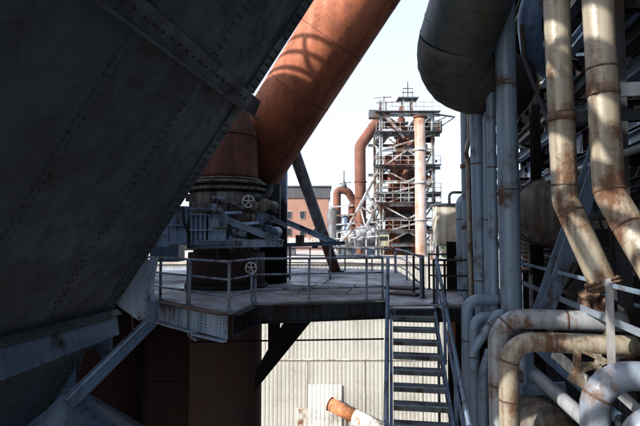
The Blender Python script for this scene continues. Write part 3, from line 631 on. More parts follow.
# ================================================================== VESSEL ON THE DECK
def vessel():
    c = V((-2.84, 14.7, 0)); k = 14.7 / 480
    def z(py): return EYE + (237 - py) * k
    t = thing('outlet_vessel', 'sooty furnace outlet vessel with rusty conical top standing on the platform', 'vessel', c)
    m = MB(); m.lathe([(1.15, .002), (1.15, z(252))], c, Z, 48); m.build('lower_barrel', 'rust_brown', t)
    m = MB(); m.lathe([(1.24, .003), (1.24, .12)], c, Z, 48); m.build('base_ring', 'dark_steel', t)
    m = MB(); m.lathe([(1.0, z(252) + .003), (1.0, z(222)), (1.1, z(214)), (1.14, z(208)), (1.14, z(195)), (1.05, z(193))], c, Z, 48); m.build('tank', 'tank', t)
    for pa, pb, r in ((192.5, 189.5, 1.2), (188.8, 187, 1.1), (186.2, 183, 1.17), (182, 180, 1.05)):
        m = MB(); m.lathe([(r - .02, z(pa)), (r, z(pa) + .02), (r, z(pb) - .02), (r - .02, z(pb))], c, Z, 48); f = m.build('flange', 'tank', t)
        if r > 1.15:
            m = MB()
            for i in range(36): a = 2 * math.pi * i / 36; m.cyl(c + V((math.cos(a) * (r - .07), math.sin(a) * (r - .07), z(pa) - .04)), c + V((math.cos(a) * (r - .07), math.sin(a) * (r - .07), z(pb) + .04)), .022, seg=6)
            m.build('bolt', 'dark_steel', f)
    m = MB(); m.lathe([(.95, z(180)), (.92, z(176)), (.90, z(137)), (.86, z(131)), (.55, z(106)), (.30, z(88)), (.30, z(72))], c, Z, 48); m.build('cone', 'rust', t)
    m = MB(); m.torus(c + Z * z(137), Z, .905, .018, 40, 6); m.build('weld_band', 'rust_brown', t)
    # column below the deck
    m = MB(); m.lathe([(1.07, GZ), (1.07, -.72), (1.2, -.55), (1.2, -.06)], c, Z, 48); m.build('column', 'rust_brown', t)
    # blue machinery frame round the waist
    fy = 13.2
    for px0, px1, py0, py1, dep in ((169, 187, 206, 245, .5), (190, 206, 213, 247, .3), (208, 226, 214, 246, .45), (158, 168, 222, 247, .4), (230, 246, 226, 240, .25)):
        a, b = P(px0, py1, fy), P(px1, py0, fy); cc = (a + b) / 2; w, h = b.x - a.x, b.z - a.z
        m = MB(); m.box(cc + V((0, dep / 2 + .025, 0)), w, dep, h); mc = m.build('machine_case', 'pale_blue' if px0 != 190 else 'beam_blue', t)
        m = MB()
        for f in (0.0, .33, .66, 1.0): m.box(V((a.x + w * (.06 + .88 * f), fy + .03, cc.z)), .045, .06, h)
        for f in (.0, .5, 1.0): m.box(V((cc.x, fy + .02, a.z + h * (.04 + .92 * f))), w + .04, .1, .045)
        m.build('rib', 'pale_blue', mc)
    for pa, pb, w, h, mat in (((196, 244), (283, 243), .14, .2, 'pale_blue'), ((225, 219), (283, 243), .12, .16, 'pale_blue'), ((181, 208), (219, 208.5), .05, .05, 'pale_blue'), ((219, 208), (229, 221), .08, .08, 'pale_blue'),
                              ((160, 210), (184, 207), .05, .05, 'rail'), ((186, 247), (232, 246), .2, .12, 'rail'), ((263, 214), (287, 226), .1, .12, 'beam_blue')):
        m = MB(); m.sect(P(*pa, fy - .12), P(*pb, fy - .12), 'C' if h > .1 else 'I', w, h, .014); m.build('arm', mat, t)
    rnd = random.Random(9)
    for px, py, r in ((243, 218, .13), (262, 219, .12), (255, 206, .1), (265, 205, .14), (232, 232, .1), (186, 228, .1), (268, 232, .16), (252, 234, .12)):
        m = MB(); p = P(px, py, 13.4); m.cyl(p, p + V((.22, .5, 0)), r, seg=16); m.cyl(p - V((.03, .06, 0)), p, r * 1.3, seg=16); m.build('actuator', rnd.choice(['dark_steel', 'tank', 'beam_blue']), t)
    for pts, r in (([P(183, 208, 13), P(184, 222, 13), P(190, 236, 13)], .04), ([P(232, 205, 13.3), P(262, 207, 13.6), P(277, 214, 14)], .05), ([P(256, 200, 13.7), P(268, 196, 14.5), P(272, 186, 15)], .09), ([P(246, 226, 13.2), P(262, 226, 13.2), P(270, 244, 13.2)], .03),
                   ([P(228, 222, 13.1), P(232, 236, 13.1), P(248, 238, 13.1)], .03)):
        m = MB(); m.tube(pts, r, .12, 10); m.build('hose', 'dark_steel', t)
    rnd = random.Random(17)
    for k in range(30):
        px, py = rnd.uniform(186, 264), rnd.choice([rnd.uniform(196, 214), rnd.uniform(216, 248), rnd.uniform(224, 250)]); px -= 34 if abs(px - 250) < 14 and abs(py - 202) < 13 else 0; q = P(px, py, 13.2 + rnd.uniform(-.05, .25) + max(0, (px - 240) * .012)); m = MB()
        mt = rnd.choice(['pale_blue', 'beam_blue', 'tank', 'dark_steel', 'pale_blue', 'collar'])
        if k % 4 == 0: m.cyl(q - V((.2, 0, 0)), q + V((rnd.uniform(.1, .5), .05, rnd.uniform(-.05, .05))), rnd.uniform(.025, .06), seg=10); m.build('small_pipe', mt, t)
        elif k % 4 == 1: m.bar(q - Z * rnd.uniform(.1, .3), q + Z * rnd.uniform(.1, .25), .05, .09, (0, 1, 0)); m.build('lug', mt, t)
        elif k % 4 == 2: m.box(q, rnd.uniform(.1, .28), .14, rnd.uniform(.08, .2)); m.build('junction_box', mt, t)
        else: m.sect(q, q + V((rnd.uniform(.3, .7), 0, rnd.uniform(-.25, .05))), 'L', .06, .08, .01); m.build('link_bar', mt, t)
    m = MB(); m.box(P(268, 205, 15.4), .8, .6, 1.3); m.build('machine_case', 'dark_steel', t)
    m = MB(); m.lathe([(.62, 0), (.62, 2.6), (.5, 2.8)], V((-1.72, 16.0, 0)), Z, 24); m.build('valve_barrel', 'black_steel', t)
    m = MB(); m.box(P(168, 238, 15.5), .9, .7, 1.5); m.box(P(157, 232, 16), .5, .6, 1.1); m.build('pump_case', 'beam_blue', t)
vessel()
# long arm with lamp at rear of deck
t = thing('lifting_arm', 'blue grey lifting arm lying between the vessel and the leaning strut', 'arm', G(300, 268))
m = MB(); m.sect(P(286, 222, 17), P(336, 243, 17.5), 'C', .14, .2, .02); m.build('beam', 'pale_blue', t)
m = MB(); m.sect(P(262, 246, 16.5), P(345, 243, 17.4), 'I', .12, .14, .02); m.build('rail_beam', 'beam_blue', t)
m = MB(); m.box(P(300, 240, 17), .3, .3, .35); m.box(P(315, 245, 17.3), .22, .2, .2); m.build('trolley', 'tank', t)
for px in (290, 330):
    q = P(px, 244, 17.2); m = MB(); m.bar(V((q.x, q.y, 0)), q, .07, .07, (0, 1, 0)); m.build('stand', 'rail', t)

# big red-oxide pipe
def bigpipe():
    a, b = P(277, 126, 16.2), P(357, 0, 14.7); d = (b - a).normalized(); lo = a - d * 3.6; hi = b + d * 7
    t = thing('inclined_main', 'huge red oxide pipe rising diagonally above the platform', 'pipe', lo)
    m = MB(); m.cyl(lo, hi, 1.14, seg=72); m.build('shell', 'rustpipe', t)
    x, u = basis(d)
    m = MB(); o = (x * .2 - u * 1.0).normalized() * 1.138; m.cyl(lo + o, hi + o, .011, seg=6); m.build('long_seam', 'rust', t)
    for f in (1.2, 3.1, 5.0, 6.9, 8.8, 10.7):
        p = lo + d * f; m = MB(); m.torus(p, d, 1.141, .012, 60, 6); m.build('weld_band', 'rust', t)
    m = MB(); m.cyl(lo - d * .12, lo + d * .12, 1.3, seg=48); m.build('end_flange', 'rust_brown', t)
bigpipe()
t = thing('leaning_strut', 'leaning round strut, grey above and rusty below, standing on the platform', 'strut', G(336, 272))
a, b = G(336, 272), P(291, 143, 16.9); mid = a.lerp(b, .36)
m = MB(); m.cyl(a, mid, .22, seg=24); m.build('lower_section', 'rust', t, 'rusty lower section'); m = MB(); m.cyl(mid, b, .22, seg=24); m.build('upper_section', 'strut', t)
m = MB(); m.box(a + Z * .03, .7, .7, .05); m.build('base_plate', 'dark_steel', t)
q = P(281, 200, 18.2); m = MB(); m.cyl(V((q.x, q.y, .001)), V((q.x, q.y, P(281, 140, 18.2).z)), .25, seg=24); t = thing('support_column', 'upright blue round column between vessel and leaning strut', 'column', (q.x, q.y, 0)); m.build('shaft', 'pipe_blue', t)
m = MB(); m.cyl(V((q.x, q.y, .002)), V((q.x, q.y, .08)), .38, seg=24); m.build('base_flange', 'dark_steel', t)

# dark red vessel below the platform, and two stoves at the left
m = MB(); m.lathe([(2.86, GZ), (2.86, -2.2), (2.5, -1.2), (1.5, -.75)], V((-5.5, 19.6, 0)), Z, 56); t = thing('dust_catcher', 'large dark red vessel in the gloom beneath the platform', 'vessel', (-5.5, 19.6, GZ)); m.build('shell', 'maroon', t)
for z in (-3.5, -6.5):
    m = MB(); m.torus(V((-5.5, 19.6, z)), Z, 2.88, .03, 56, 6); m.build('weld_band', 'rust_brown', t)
def stove(c, r, top, lab, rails=True):
    t = thing('hot_blast_stove', lab, 'stove', (c.x, c.y, GZ), 'tall stoves left of the platform')
    m = MB(); m.lathe([(r, GZ), (r, top), (r * .86, top + .5), (r * .5, top + 1.0), (.3, top + 1.2)], c, Z, 56); m.build('shell', 'maroon', t)
    m = MB(); m.lathe([(r + .02, top - 1.2), (r + 1.1, top - 1.2), (r + 1.1, top - 1.12), (r + .02, top - 1.12)], c, Z, 56, False); m.build('gallery', 'dark_steel', t)
    m = MB()
    for h in (-.62, -.1, .42, .95): m.torus(c + Z * (top + h), Z, r + 1.05, .075, 64, 6)
    for i in range(14):
        a = 2 * math.pi * i / 14; p = c + V((math.cos(a), math.sin(a), 0)) * (r + 1.05); m.bar(p + Z * (top - 1.12), p + Z * (top + .95), .1, .1, (0, 1, 0))
    m.build('gallery_rail', 'dark_steel', t)
stove(V((-11.6, 8.4, 0)), 3.2, 11.1, 'nearer tall dark red stove left of the hopper')
stove(V((-9.2, 16.6, 0)), 3.1, 5.4, 'farther tall dark red stove behind the hopper edge')

# ================================================================== RIVETED HOPPER
def hopper():
    O = P(158, 237, 8.0); s = (E * .566 + Z * .824).normalized(); n = (E * .824 - Z * .566).normalized()
    def H(u, v, w=0): return O - D * u + s * v + n * w
    t = thing('riveted_hopper', 'enormous dark riveted steel hopper overhanging on the left', 'hopper', O)
    U = 4.55; VB, VT = -5.2, 5.6; VF = 2.56
    # body behind the plates
    m = MB()
    vt = lambda u: 8.0 - 5.0 * u / U
    ue = lambda v: 3.3 if v < 2.25 else 4.12 if v <= VF + .3 else 3.35
    def prof(u):
        a0, a1 = H(u, VB, -.05), H(u, vt(u), -.05)
        return [m.bm.verts.new(p) for p in (a0, a1, a1 + Z * .5, a1 + Z * .5 - E * 8.5, a1 - E * 8.5, a0 - E * 2.4)]
    ra = prof(.05); q1 = [H(3.25, VB, -.05), H(ue(VF), VF, -.05), H(ue(4), vt(ue(4)), -.05)]
    rb = [m.bm.verts.new(p) for p in (q1[0], q1[2], q1[2] + Z * .5, q1[2] + Z * .5 - E * 8.5, q1[2] - E * 8.5, q1[0] - E * 2.4)]; m.skin([ra, rb])
    for f in m.bm.faces: f.smooth = False
    m.build('body', 'hopper', t)
    # lower plates, lap seams at each rivet row
    us = [0, 1.55, 3.05, U]
    rnd = random.Random(2)
    rows = ((.09, .018, .13), (.19, .018, .13), (1.50, .013, .115), (1.60, .013, .115), (3.0, .011, .10), (3.09, .011, .10))
    for k in range(3):
        w = .004 + .008 * (k % 2)
        for nm, va, vb, ex in (('lower_plate', VB, VF - .02, 0), ('upper_plate', VF + .02, VT, .012)):
            m = MB(); tp = (lambda u: vb) if nm[0] == 'l' else vt; e0, e1 = (ue(va), ue(vb if nm[0] == 'l' else 4)) if k == 2 else (us[k + 1], us[k + 1]); q = [H(us[k], va), H(e0, va), H(e1, tp(e1)), H(us[k], tp(us[k]))]
            if k == 2 and nm[0] == 'l': q[2:2] = [H(3.9, 0), H(4.22, 1), H(4.66, 2.2)]
            m.prism([p - n * .045 for p in q], n * (.045 + w + ex))
            for u, r, st in rows:
                if not us[k] <= u < us[k + 1]: continue
                v = va + .1
                while v < tp(u) - .05:
                    if abs(v - VF) > .3 and not (-2.05 < v < -1.4) and rnd.random() > .08:
                        m.rivet(H(u + rnd.uniform(-.004, .004), v, w + ex + (.024 if u < .26 else 0)), n, r * rnd.uniform(.85, 1.1), .022)
                    v += st
            m.build(nm, 'hopper', t, None, 'rivet')
    # edge angle along the far corner
    m = MB(); m.prism([H(-.02, VB, .012), H(-.02, VF - .04, .012), H(.26, VF - .04, .012), H(.26, VB, .012)], n * .012); m.prism([H(-.02, VF + .28, .024), H(-.02, vt(0), .024), H(.26, vt(.26), .024), H(.26, VF + .28, .024)], n * .012); 
    m.build('edge_strip', 'hopper', t)
    # flange angle between lower and upper plate
    m = MB(); a, b = VF - .03, VF
    m.quad8([H(-.45, a, .02), H(4.08, a, .02), H(4.08, b, .02), H(-.45, b, .02), H(-.40, a, .2), H(4.08, a, .2), H(4.08, b, .2), H(-.40, b, .2)])
    a, b = VF + .003, VF + .27
    m.quad8([H(-.50, a, .026), H(4.06, a, .026), H(4.06, b, .026), H(-.38, b, .026), H(-.50, a, .06), H(4.06, a, .06), H(4.06, b, .06), H(-.38, b, .06)])
    for i in range(21): m.rivet(H(.2 + .18 * i, VF + .14, .06), n, .018, .018)
    m.build('flange_angle', 'hopper_light', t, None, 'rivet')
    # channel stiffener across the lower plates
    m = MB(); v0, v1 = -1.86, -1.5
    m.quad8([H(-.12, v0 + .12, .03), H(3.45, v0, .03), H(3.45, v1, .03), H(-.12, v1, .03), H(.0, v0 + .12, .36), H(3.45, v0, .42), H(3.45, v0 + .02, .42), H(.0, v0 + .14, .36)])
    m.build('channel_web', 'beam_blue', t)
    m = MB(); m.quad8([H(-.12, v1 + .003, .03), H(3.45, v1 + .003, .03), H(3.45, v1 + .03, .03), H(-.12, v1 + .03, .03), H(-.12, v1 + .003, .16), H(3.45, v1 + .003, .16), H(3.45, v1 + .03, .16), H(-.12, v1 + .03, .16)])
    m.build('channel_flange', 'hopper_light', t)
    return H
H = hopper()

# brackets and braces under the hopper's far corner
t = thing('hopper_bracket', 'pale blue gusset bracket joining the hopper corner to the platform', 'bracket', P(140, 318, 9.3))
m = MB(); m.prism([P(151, 258, 9.2), P(146, 284, 9.2), P(147, 316, 9.2), P(139, 321, 9.2), P(118, 306, 9.0), P(112, 296, 8.9), P(128, 276, 9.0)], V((.05, .3, 0))); m.build('gusset_plate', 'pale_blue', t)
m = MB(); m.box(P(151, 311, 9.5), .22, .3, .42); m.build('seat', 'beam_blue', t)
m = MB(); m.sect(P(151, 316, 9.6), P(150, 298, 12.2), 'I', .18, .22, .02); m.build('tie_beam', 'beam_blue', t)
m = MB(); m.cyl(P(132, 316, 9.2), P(133, 332, 9.2), .02, seg=8); m.build('drop_rod', 'collar', t)
t = thing('diagonal_channel', 'slanting steel channel brace below the hopper bracket', 'brace', P(70, 402, 8.4))
m = MB(); m.sect(P(151, 322, 9.5), P(68, 404, 8.3), 'C', .26, .12, .02, (0.3, -1, .3)); m.build('channel', 'beam_blue', t)
m = MB(); m.bar(P(147, 321, 9.38), P(65, 402, 8.18), .02, .03); m.build('painted_edge_light', 'pale_blue', t)  # paler bar paints the light along the channel edge
t = thing('brace_assembly', 'short blue strut frame behind the slanting channel', 'frame', P(104, 352, 9.6))
for pa, pb, w in (((93, 334), (107, 362), .09), ((107, 320), (107, 350), .16), ((78, 348), (106, 346), .07), ((82, 340), (72, 392), .12)):
    m = MB(); m.bar(P(*pa, 9.7), P(*pb, 9.7), w, w); m.build('bar', 'beam_blue', t)
t = thing('chute_cone', 'blue grey cone-shaped chute at the bottom left', 'chute', P(75, 440, 8.6))
ap = P(62, 388, 8.8); m = MB(); m.lathe([(2.2, -1.6), (.22, 0), (.22, .5)], ap, Z, 40); m.build('cone', 'beam_blue', t)
m = MB(); m.torus(ap, Z, .24, .03, 24, 6); m.build('collar', 'beam_blue', t)

# ================================================================== GAS MAIN top right
def gasmain():
    r = .70
    top, cor, end = P(497, -75, 7.4), P(447, 69, 9.1), P(508, 90, 9.9)
    t = thing('gas_main', 'fat dark brown gas main duct bending overhead above the blue upright pipes', 'duct', cor)
    full = MB(); full.tube([top, cor, end], r, .76, 48); path = list(full.last); full.bm.free()
    cut = 2
    m = MB(); m.tube([path[0], path[1]], r, 0, 56, False, .3); m.build('shell', 'gasmain', t)
    m = MB(); m.tube(path[1:], r, 0, 56); m.build('elbow', 'lichen', t, 'brownish stained elbow')
    for k in range(1, len(path) - 1, 3):
        d = (path[k + 1] - path[k - 1]).normalized(); m = MB(); m.torus(path[k], d, r + .001, .008, 56, 6); m.build('weld_band', 'gasmain', t)
    d = (path[1] - path[0]).normalized()
    for f in (.3, .75, 1.3, 2.0): m = MB(); m.torus(path[1] - d * f, d, r + .001, .008, 56, 6); m.build('weld_band', 'gasmain', t)
gasmain()

# ================================================================== PIPE RACK AT RIGHT
def pipe(label, pts, r, mat, bend=None, bands=(), group=None, flanges=(), name='pipe', cat='pipe'):
    t = thing(name, label, cat, pts[0], group)
    m = MB(); m.tube(pts, r, r * 2.0 if bend is None else bend, 28, True, .09)
    path = list(m.last); run = m.build('pipe_run', mat, t)
    L = [0]
    for p, q in zip(path, path[1:]): L.append(L[-1] + (q - p).length)
    def at(f):
        x = f * L[-1]
        for i in range(len(path) - 1):
            if L[i + 1] >= x: return path[i].lerp(path[i + 1], (x - L[i]) / max(L[i + 1] - L[i], 1e-6)), (path[i + 1] - path[i]).normalized()
        return path[-1], (path[-1] - path[-2]).normalized()
    spots = [at(f)[0] for f in list(bands) + list(flanges)]; base = world_loc(t); rw = random.Random(len(label))
    amp = [rw.uniform(.25, 1.0) for _ in spots]; va = run.data.attributes.new('wear', 'FLOAT', 'POINT')
    for i, v in enumerate(run.data.vertices):
        w_ = 0
        for sp_, a_ in zip(spots, amp):
            dd = (v.co + base - sp_).length; w_ = max(w_, a_ * math.exp(-max(0, dd - r) / (.05 + .35 * r)))
        va.data[i].value = w_
    for f in bands:
        p, d = at(f); m = MB(); m.cyl(p - d * .014, p + d * .014, r * 1.022, seg=28); m.build('weld_band', 'weld', t)
    for f in flanges:
        p, d = at(f); m = MB(); m.cyl(p - d * .04, p - d * .006, r * 1.28, seg=28); m.cyl(p + d * .006, p + d * .04, r * 1.28, seg=28)
        for i in range(8):
            x, u = basis(d); o = (x * math.cos(i * .785) + u * math.sin(i * .785)) * r * 1.15; m.cyl(p + o - d * .055, p + o + d * .055, r * .06, seg=6)
        m.build('flange', 'collar', t)
    return t
GR = 'pipes on the rack'
# two big cream downpipes
A0, A1, A2 = P(553.5, -60, 6.5), P(565, 200, 6.5), P(606, 290, 6.1)
ta = pipe('rusty cream downpipe bending right, farther of the two thick ones', [A0, A1, A2], .168, 'pipe_white', .35, (.17, .5, .7, .78), GR, (.985,))
B0, B1, B2 = P(594, -60, 5.9), P(609, 193, 5.9), P(668, 292, 5.3)
tb = pipe('thickest rusty cream downpipe bending out of the right edge', [B0, B1, B2, B2 + (B2 - B1).normalized() * 1.6], .178, 'pipe_white', .35, (.27, .52, .60), GR)
def clamp(p, r, h, to, th, par, mat):
    m = MB(); m.cyl(p - Z * h / 2, p + Z * h / 2, r * 1.06, seg=28)
    m.box(p + V((-r * .9, -r * .62, 0)), .05, .07, h * .9); m.build('clamp', 'collar', par)
    m = MB(); m.bar(p + E * (r * 1.05), to, .05, th, Z); m.build('bracket_arm', mat, par)
pb = B0.lerp(B1, .603); clamp(pb, .178, .13, pb + E * 1.6, .17, tb, 'pipe_grey')
pa_ = A0.lerp(A1, .69); clamp(pa_, .168, .1, pa_ + E * 1.5, .15, ta, 'dark_steel')

# slim blue uprights
pipe('thick straight blue upright pipe, rightmost of the slim bundle', [P(503, -30, 8.6), P(511.5, 306, 8.6), P(512, 330, 8.6)], .185, 'pipe_blue', 0, (.33, .62), GR)
pipe('thin blue upright pipe immediately left of the thick straight one', [P(489, 10, 9.0), P(495, 330, 9.0)], .085, 'pipe_blue', 0, (.5,), GR)
pipe('blue upright pipe hooked over at its top like a cane', [P(512, 106, 9.3), P(486.5, 106, 9.3), P(492, 318, 9.3)][0:1] + [P(487.5, 108, 9.3), P(490.5, 330, 9.3)], .105, 'pipe_blue', .32, (.1, .55), GR)
pipe('blue upright pipe left of the cane-shaped one', [P(474, 50, 9.6), P(482, 340, 9.6)], .125, 'pipe_blue', 0, (.4, .8), GR)
pipe('thin buff pipe dog-legged beside the gas main end', [P(469, 70, 10.4), P(469.5, 138, 10.4), P(466, 152, 10.4), P(468, 165, 10.4), P(471, 300, 10.4)], .05, 'pipe_white', .06, (), GR)
pipe('thin brown pipe dog-legged close behind the buff one', [P(474, 70, 10.6), P(475, 148, 10.6), P(470, 162, 10.6), P(473, 300, 10.6)], .045, 'rust_brown', .06, (), GR)
pipe('short fat blue pipe with elbow behind the bundle', [P(484, 197, 12.4), P(461, 198, 12.4), V((P(462, 200, 12.4).x, 12.4, -.3))], .145, 'pipe_blue', .22, (.32,), GR, (.62,))
pipe('slender blue pipe between the fat elbow and the bundle', [P(464, 110, 11.5), P(467, 280, 11.5), P(467, 300, 11.5)], .09, 'pipe_blue', 0, (), GR, (.3, .62))
# elbows under the bundle
pipe('outer blue elbow pipe dropping past the landing', [P(500, 300, 8.9), P(467, 300, 8.9), P(469, 470, 8.9)], .105, 'pipe_blue', .22, (.35,), GR)
pipe('inner blue elbow pipe nested in the outer one', [P(500, 317, 8.6), P(474, 317, 8.6), P(476, 470, 8.6)], .09, 'pipe_blue', .2, (.4,), GR)
pipe('kinked blue pipe crossing between the elbows', [P(506, 312, 8.2), P(497, 314, 8.2), P(473, 352, 8.2), P(474, 372, 8.2)], .07, 'pipe_blue', .12, (.3, .8), GR)
pipe('plain blue pipe rising from below, left of the grey elbows', [P(490, 350, 8.3), P(483, 372, 8.3), P(484, 470, 8.3)], .08, 'pipe_blue', .16, (), GR)
# grey elbows coming out of the rack
def elbow(label, px_r, py, px_v, Y, r, mat, bands, fl=()):
    z = P(px_v, py, Y).z; c = P(px_v, py, Y); h = c + E * ((px_r - px_v) / 480 * Y); h.z = z
    return pipe(label, [h, V((c.x, c.y, z)), V((c.x, c.y, z - 3.2))], r, mat, r * 2.6, bands, GR, fl)
elbow('upper grey elbow pipe leaving the rack beneath the handrail', 612, 318, 497.5, 6.95, .138, 'pipe_grey', (.16, .33, .52), (.05,))
elbow('lower cream elbow pipe just beneath the upper grey one', 622, 341, 508, 6.45, .128, 'pipe_white', (.21, .36, .47))
elbow('big blue grey elbow pipe in the lower right corner', 665, 374, 594, 5.2, .15, 'pipe_mid', (.22, .37))
elbow('corner elbow pipe cut by the bottom right edge of the frame', 690, 420, 636, 4.5, .15, 'pipe_mid', (.3,))
pipe('sunlit buff pipe sloping down towards the viewer', [P(512, 354, 8.2), P(590, 424, 6.2), P(640, 470, 5.4)], .10, 'pipe_grey', 0, (.25,), GR)
pipe('thin horizontal pipe running along the rack above the handrail', [K(.6, 4.2, 2.62), K(.6, 19, 2.92)], .055, 'pipe_grey', 0, (.2,), GR)
pipe('blue drum pipe with elbow at the top of the rack', [P(560, -60, 8.6), P(528, 12, 8.6), P(533, 60, 9.6), P(560, 75, 10.4)], .21, 'drum_blue', .5, (.3,), GR)
pipe('thin dark conduit swinging below the blue drum', [P(522, 25, 7.7), P(524, 60, 7.7), P(540, 100, 7.7), P(549, 122, 7)], .035, 'dark_steel', .1, (), GR)

# walkway rail in front of the rack
t = thing('rack_handrail', 'grey angle-iron handrail running along the pipe rack', 'handrail', K(0, 6, -.1))
m = MB(); m.sect(K(0, 1.2, .93), K(0, 11, .93), 'L', .075, .055, .012); m.build('top_rail', 'pipe_blue', t)
m = MB(); m.bar(K(0, 1.2, .50), K(0, 11, .50), .02, .085, Z); m.build('mid_rail', 'pipe_mid', t)
for y in (1.4, 3.5, 5.75, 8.3, 10.9):
    m = MB(); m.prism([K(-.005, y - .05, -.25), K(-.005, y + .07, -.25), K(-.005, y + .07, .93), K(-.005, y + .03, 1.0), K(-.005, y - .05, .9)], -E * .05); m.build('post', 'strut', t)

# structural frame of the rack
def frame():
    t = thing('pipe_rack', 'dark steel frame of girders and columns carrying the pipes', 'pipe rack', K(1.5, 8, GZ))
    for i, (off, z, h) in enumerate(((1.7, 3.75, .55), (1.7, 5.25, .45), (1.0, 6.4, .4), (1.0, 4.55, .28), (1.75, 7.6, .5), (.9, 8.3, .4), (2.2, 2.1, .35), (1.25, 3.1, .2), (1.3, 4.25, .24), (1.2, 5.75, .26), (1.15, 2.35, .16), (1.3, 6.9, .3), (1.2, 1.2, .2))):
        m = MB(); m.sect(K(off, 3, z), K(off, 25, z), 'I', .22, h, .02); gd = m.build('girder', 'beam_blue' if i in (0, 1, 7, 8, 9, 11) else 'dark_steel', t)
        for k in range(12 if i < 2 else 0):
            q = MB(); p = K(off - .06, 4 + 1.5 * k, z); q.bar(p - Z * (h / 2 - .03), p + Z * (h / 2 - .03), .012, .1, E); q.build('stiffener', 'dark_steel', gd)
    for y in (6.9, 11.5, 16, 21):
        for off in (.55, 2.3):
            m = MB(); m.sect(K(off, y, GZ), K(off, y, 9.6), 'I', .2, .22, .018, D); m.build('column', 'dark_steel' if y < 8 else 'black_steel', t)
        for z in (3.3, 4.9, 6.9):
            m = MB(); m.sect(K(.66, y, z), K(3.2, y, z), 'I', .18, .3, .018); m.build('cross_beam', 'black_steel', t)
    for k, y in enumerate((9, 13.5, 18)):
        m = MB(); m.bar(K(1.5, y, 2.4), K(1.5, y + 3, 6.2), .1, .1); m.bar(K(1.62, y + 3, 2.4), K(1.62, y, 6.2), .1, .1); m.build('brace', 'dark_steel', t)
    m = MB(); m.box(K(1.55, 13, 9.75), 3.6, 24, .12, E, D); m.build('shade_roof', 'black_steel', t)  # added cover, shades the inside of the rack
    m = MB(); m.box(K(1.9, 13, -2.3), 3.0, 24, .08, E, D); m.build('added_dark_floor', 'black_steel', t)  # added black floor, hides sunlit ground under the rack
    m = MB(); m.box(K(3.5, 13, -3.2), .1, 26, 26, E, D); m.build('added_dark_backing', 'black_steel', t)  # added black sheet, keeps the rack interior dark
    rnd = random.Random(31)
    for k in range(44):
        y = rnd.uniform(6.8, 17); z = rnd.uniform(-.6, 7.5); off = rnd.uniform(.75, 2.6); m = MB()
        if k % 3 == 0: m.tube([K(off, y, z), K(off, y + rnd.uniform(1.5, 5), z), K(off + .3, y + 5.5, z + rnd.uniform(-1, 1))], rnd.uniform(.03, .08), .2, 10); m.build('service_pipe', rnd.choice(['pipe_blue', 'dark_steel', 'rust_brown']), t)
        elif k % 3 == 1: m.sect(K(.7, y, z), K(3.1, y + rnd.uniform(-.3, .3), z), 'L', .1, .12, .014); m.build('bracket', rnd.choice(['dark_steel', 'beam_blue']), t)
        else: m.sect(K(off, y, z), K(off, y + rnd.uniform(.8, 2), z + rnd.uniform(-1.6, 1.6)), 'C', .09, .13, .012); m.build('brace', rnd.choice(['dark_steel', 'beam_blue', 'rust_brown']), t)
    # inclined column with dapples
    m = MB(); m.sect(P(606, 132, 7.9), P(541, 318, 8.0), 'I', .24, .26, .02, (0, 1, 0)); m.build('inclined_strut', 'beam_blue', t)
    m = MB(); m.bar(P(520, 88, 13), P(546, 84, 13), .5, .06, Z); m.bar(P(517, 99, 13), P(543, 98, 13), .5, .07, Z); m.build('ledge', 'canvas', t)
    for pa, pb in (((518, 96), (560, 64)), ((536, 108), (518, 66))):
        m = MB(); m.bar(P(*pa, 12.4), P(*pb, 12.4), .08, .12); m.build('lattice_bar', 'dark_steel', t)
    # low frame
    for pa, pb, w, h, mat, y0, y1 in (((514, 390), (566, 388), .12, .16, 'beam_blue', 7.6, 7.3), ((528, 352), (529, 384), .12, .1, 'beam_blue', 7.5, 7.5), ((540, 350), (618, 418), .1, .12, 'beam_blue', 7.9, 6.5),
                                      ((553, 352), (612, 404), .03, .16, 'white_steel', 7.0, 6.0), ((596, 372), (655, 425), .03, .13, 'pipe_grey', 6.3, 5.4), ((623, 235), (624, 420), .14, .1, 'beam_blue', 6.9, 6.9),
                                      ((560, 410), (600, 426), .1, .1, 'dark_steel', 7, 6.8)):
        m = MB(); m.bar(P(*pa, y0), P(*pb, y1), w, h); m.build('low_bar', mat, t)
frame()
t = thing('pipe_saddle', 'cream bracket frame with holes carrying the cream elbow', 'bracket', P(585, 380, 6.9))
y = 6.2
for pa, pb, w in (((577, 340), (577, 378), .075), ((598, 346), (598, 380), .06), ((577, 348), (612, 364), .06), ((577, 372), (604, 362), .045), ((570, 376), (592, 390), .11)):
    m = MB(); m.bar(P(*pa, y), P(*pb, y), .06, w, (0, 0, 1) if abs(pa[0] - pb[0]) > 4 else (1, 0, 0)); m.build('bar', 'pipe_white', t)
m = MB(); m.box(P(587, 366, y + .06), .22, .03, .1); m.build('web_plate', 'pipe_white', t)
t = thing('gate_valve', 'rusty lumpy gate valve on the grey elbow pipe below the handrail', 'valve', P(594, 318, 6.9))
p = P(593, 309, 6.9)
m = MB(); m.lathe([(.13, -.16), (.2, -.15), (.2, -.09), (.12, -.08), (.16, 0), (.12, .08), (.2, .09), (.2, .15), (.13, .16)], p, E, 24); m.build('body', 'collar', t)
m = MB(); m.lathe([(.1, 0), (.1, .2), (.15, .21), (.15, .26), (.05, .27), (.03, .42)], p, V((-.3, -.2, 1)), 18); m.build('bonnet', 'collar', t)
t = thing('round_tank', 'dark round tank lying inside the rack behind the cream downpipe', 'tank', P(548, 245, 11))
p = P(549, 212, 10.6); m = MB(); m.lathe([(.1, -.32), (.35, -.28), (.58, -.18), (.72, 0), (.74, .1), (.74, 3)], p, D, 44); m.build('shell', 'tank', t)
for f in (.1, .55): m = MB(); m.torus(p + D * f, D, .745, .02, 44, 6); m.build('band', 'rust_brown', t)
t = thing('lower_tank', 'grey brown round tank at the bottom under the rack', 'tank', P(540, 430, 7))
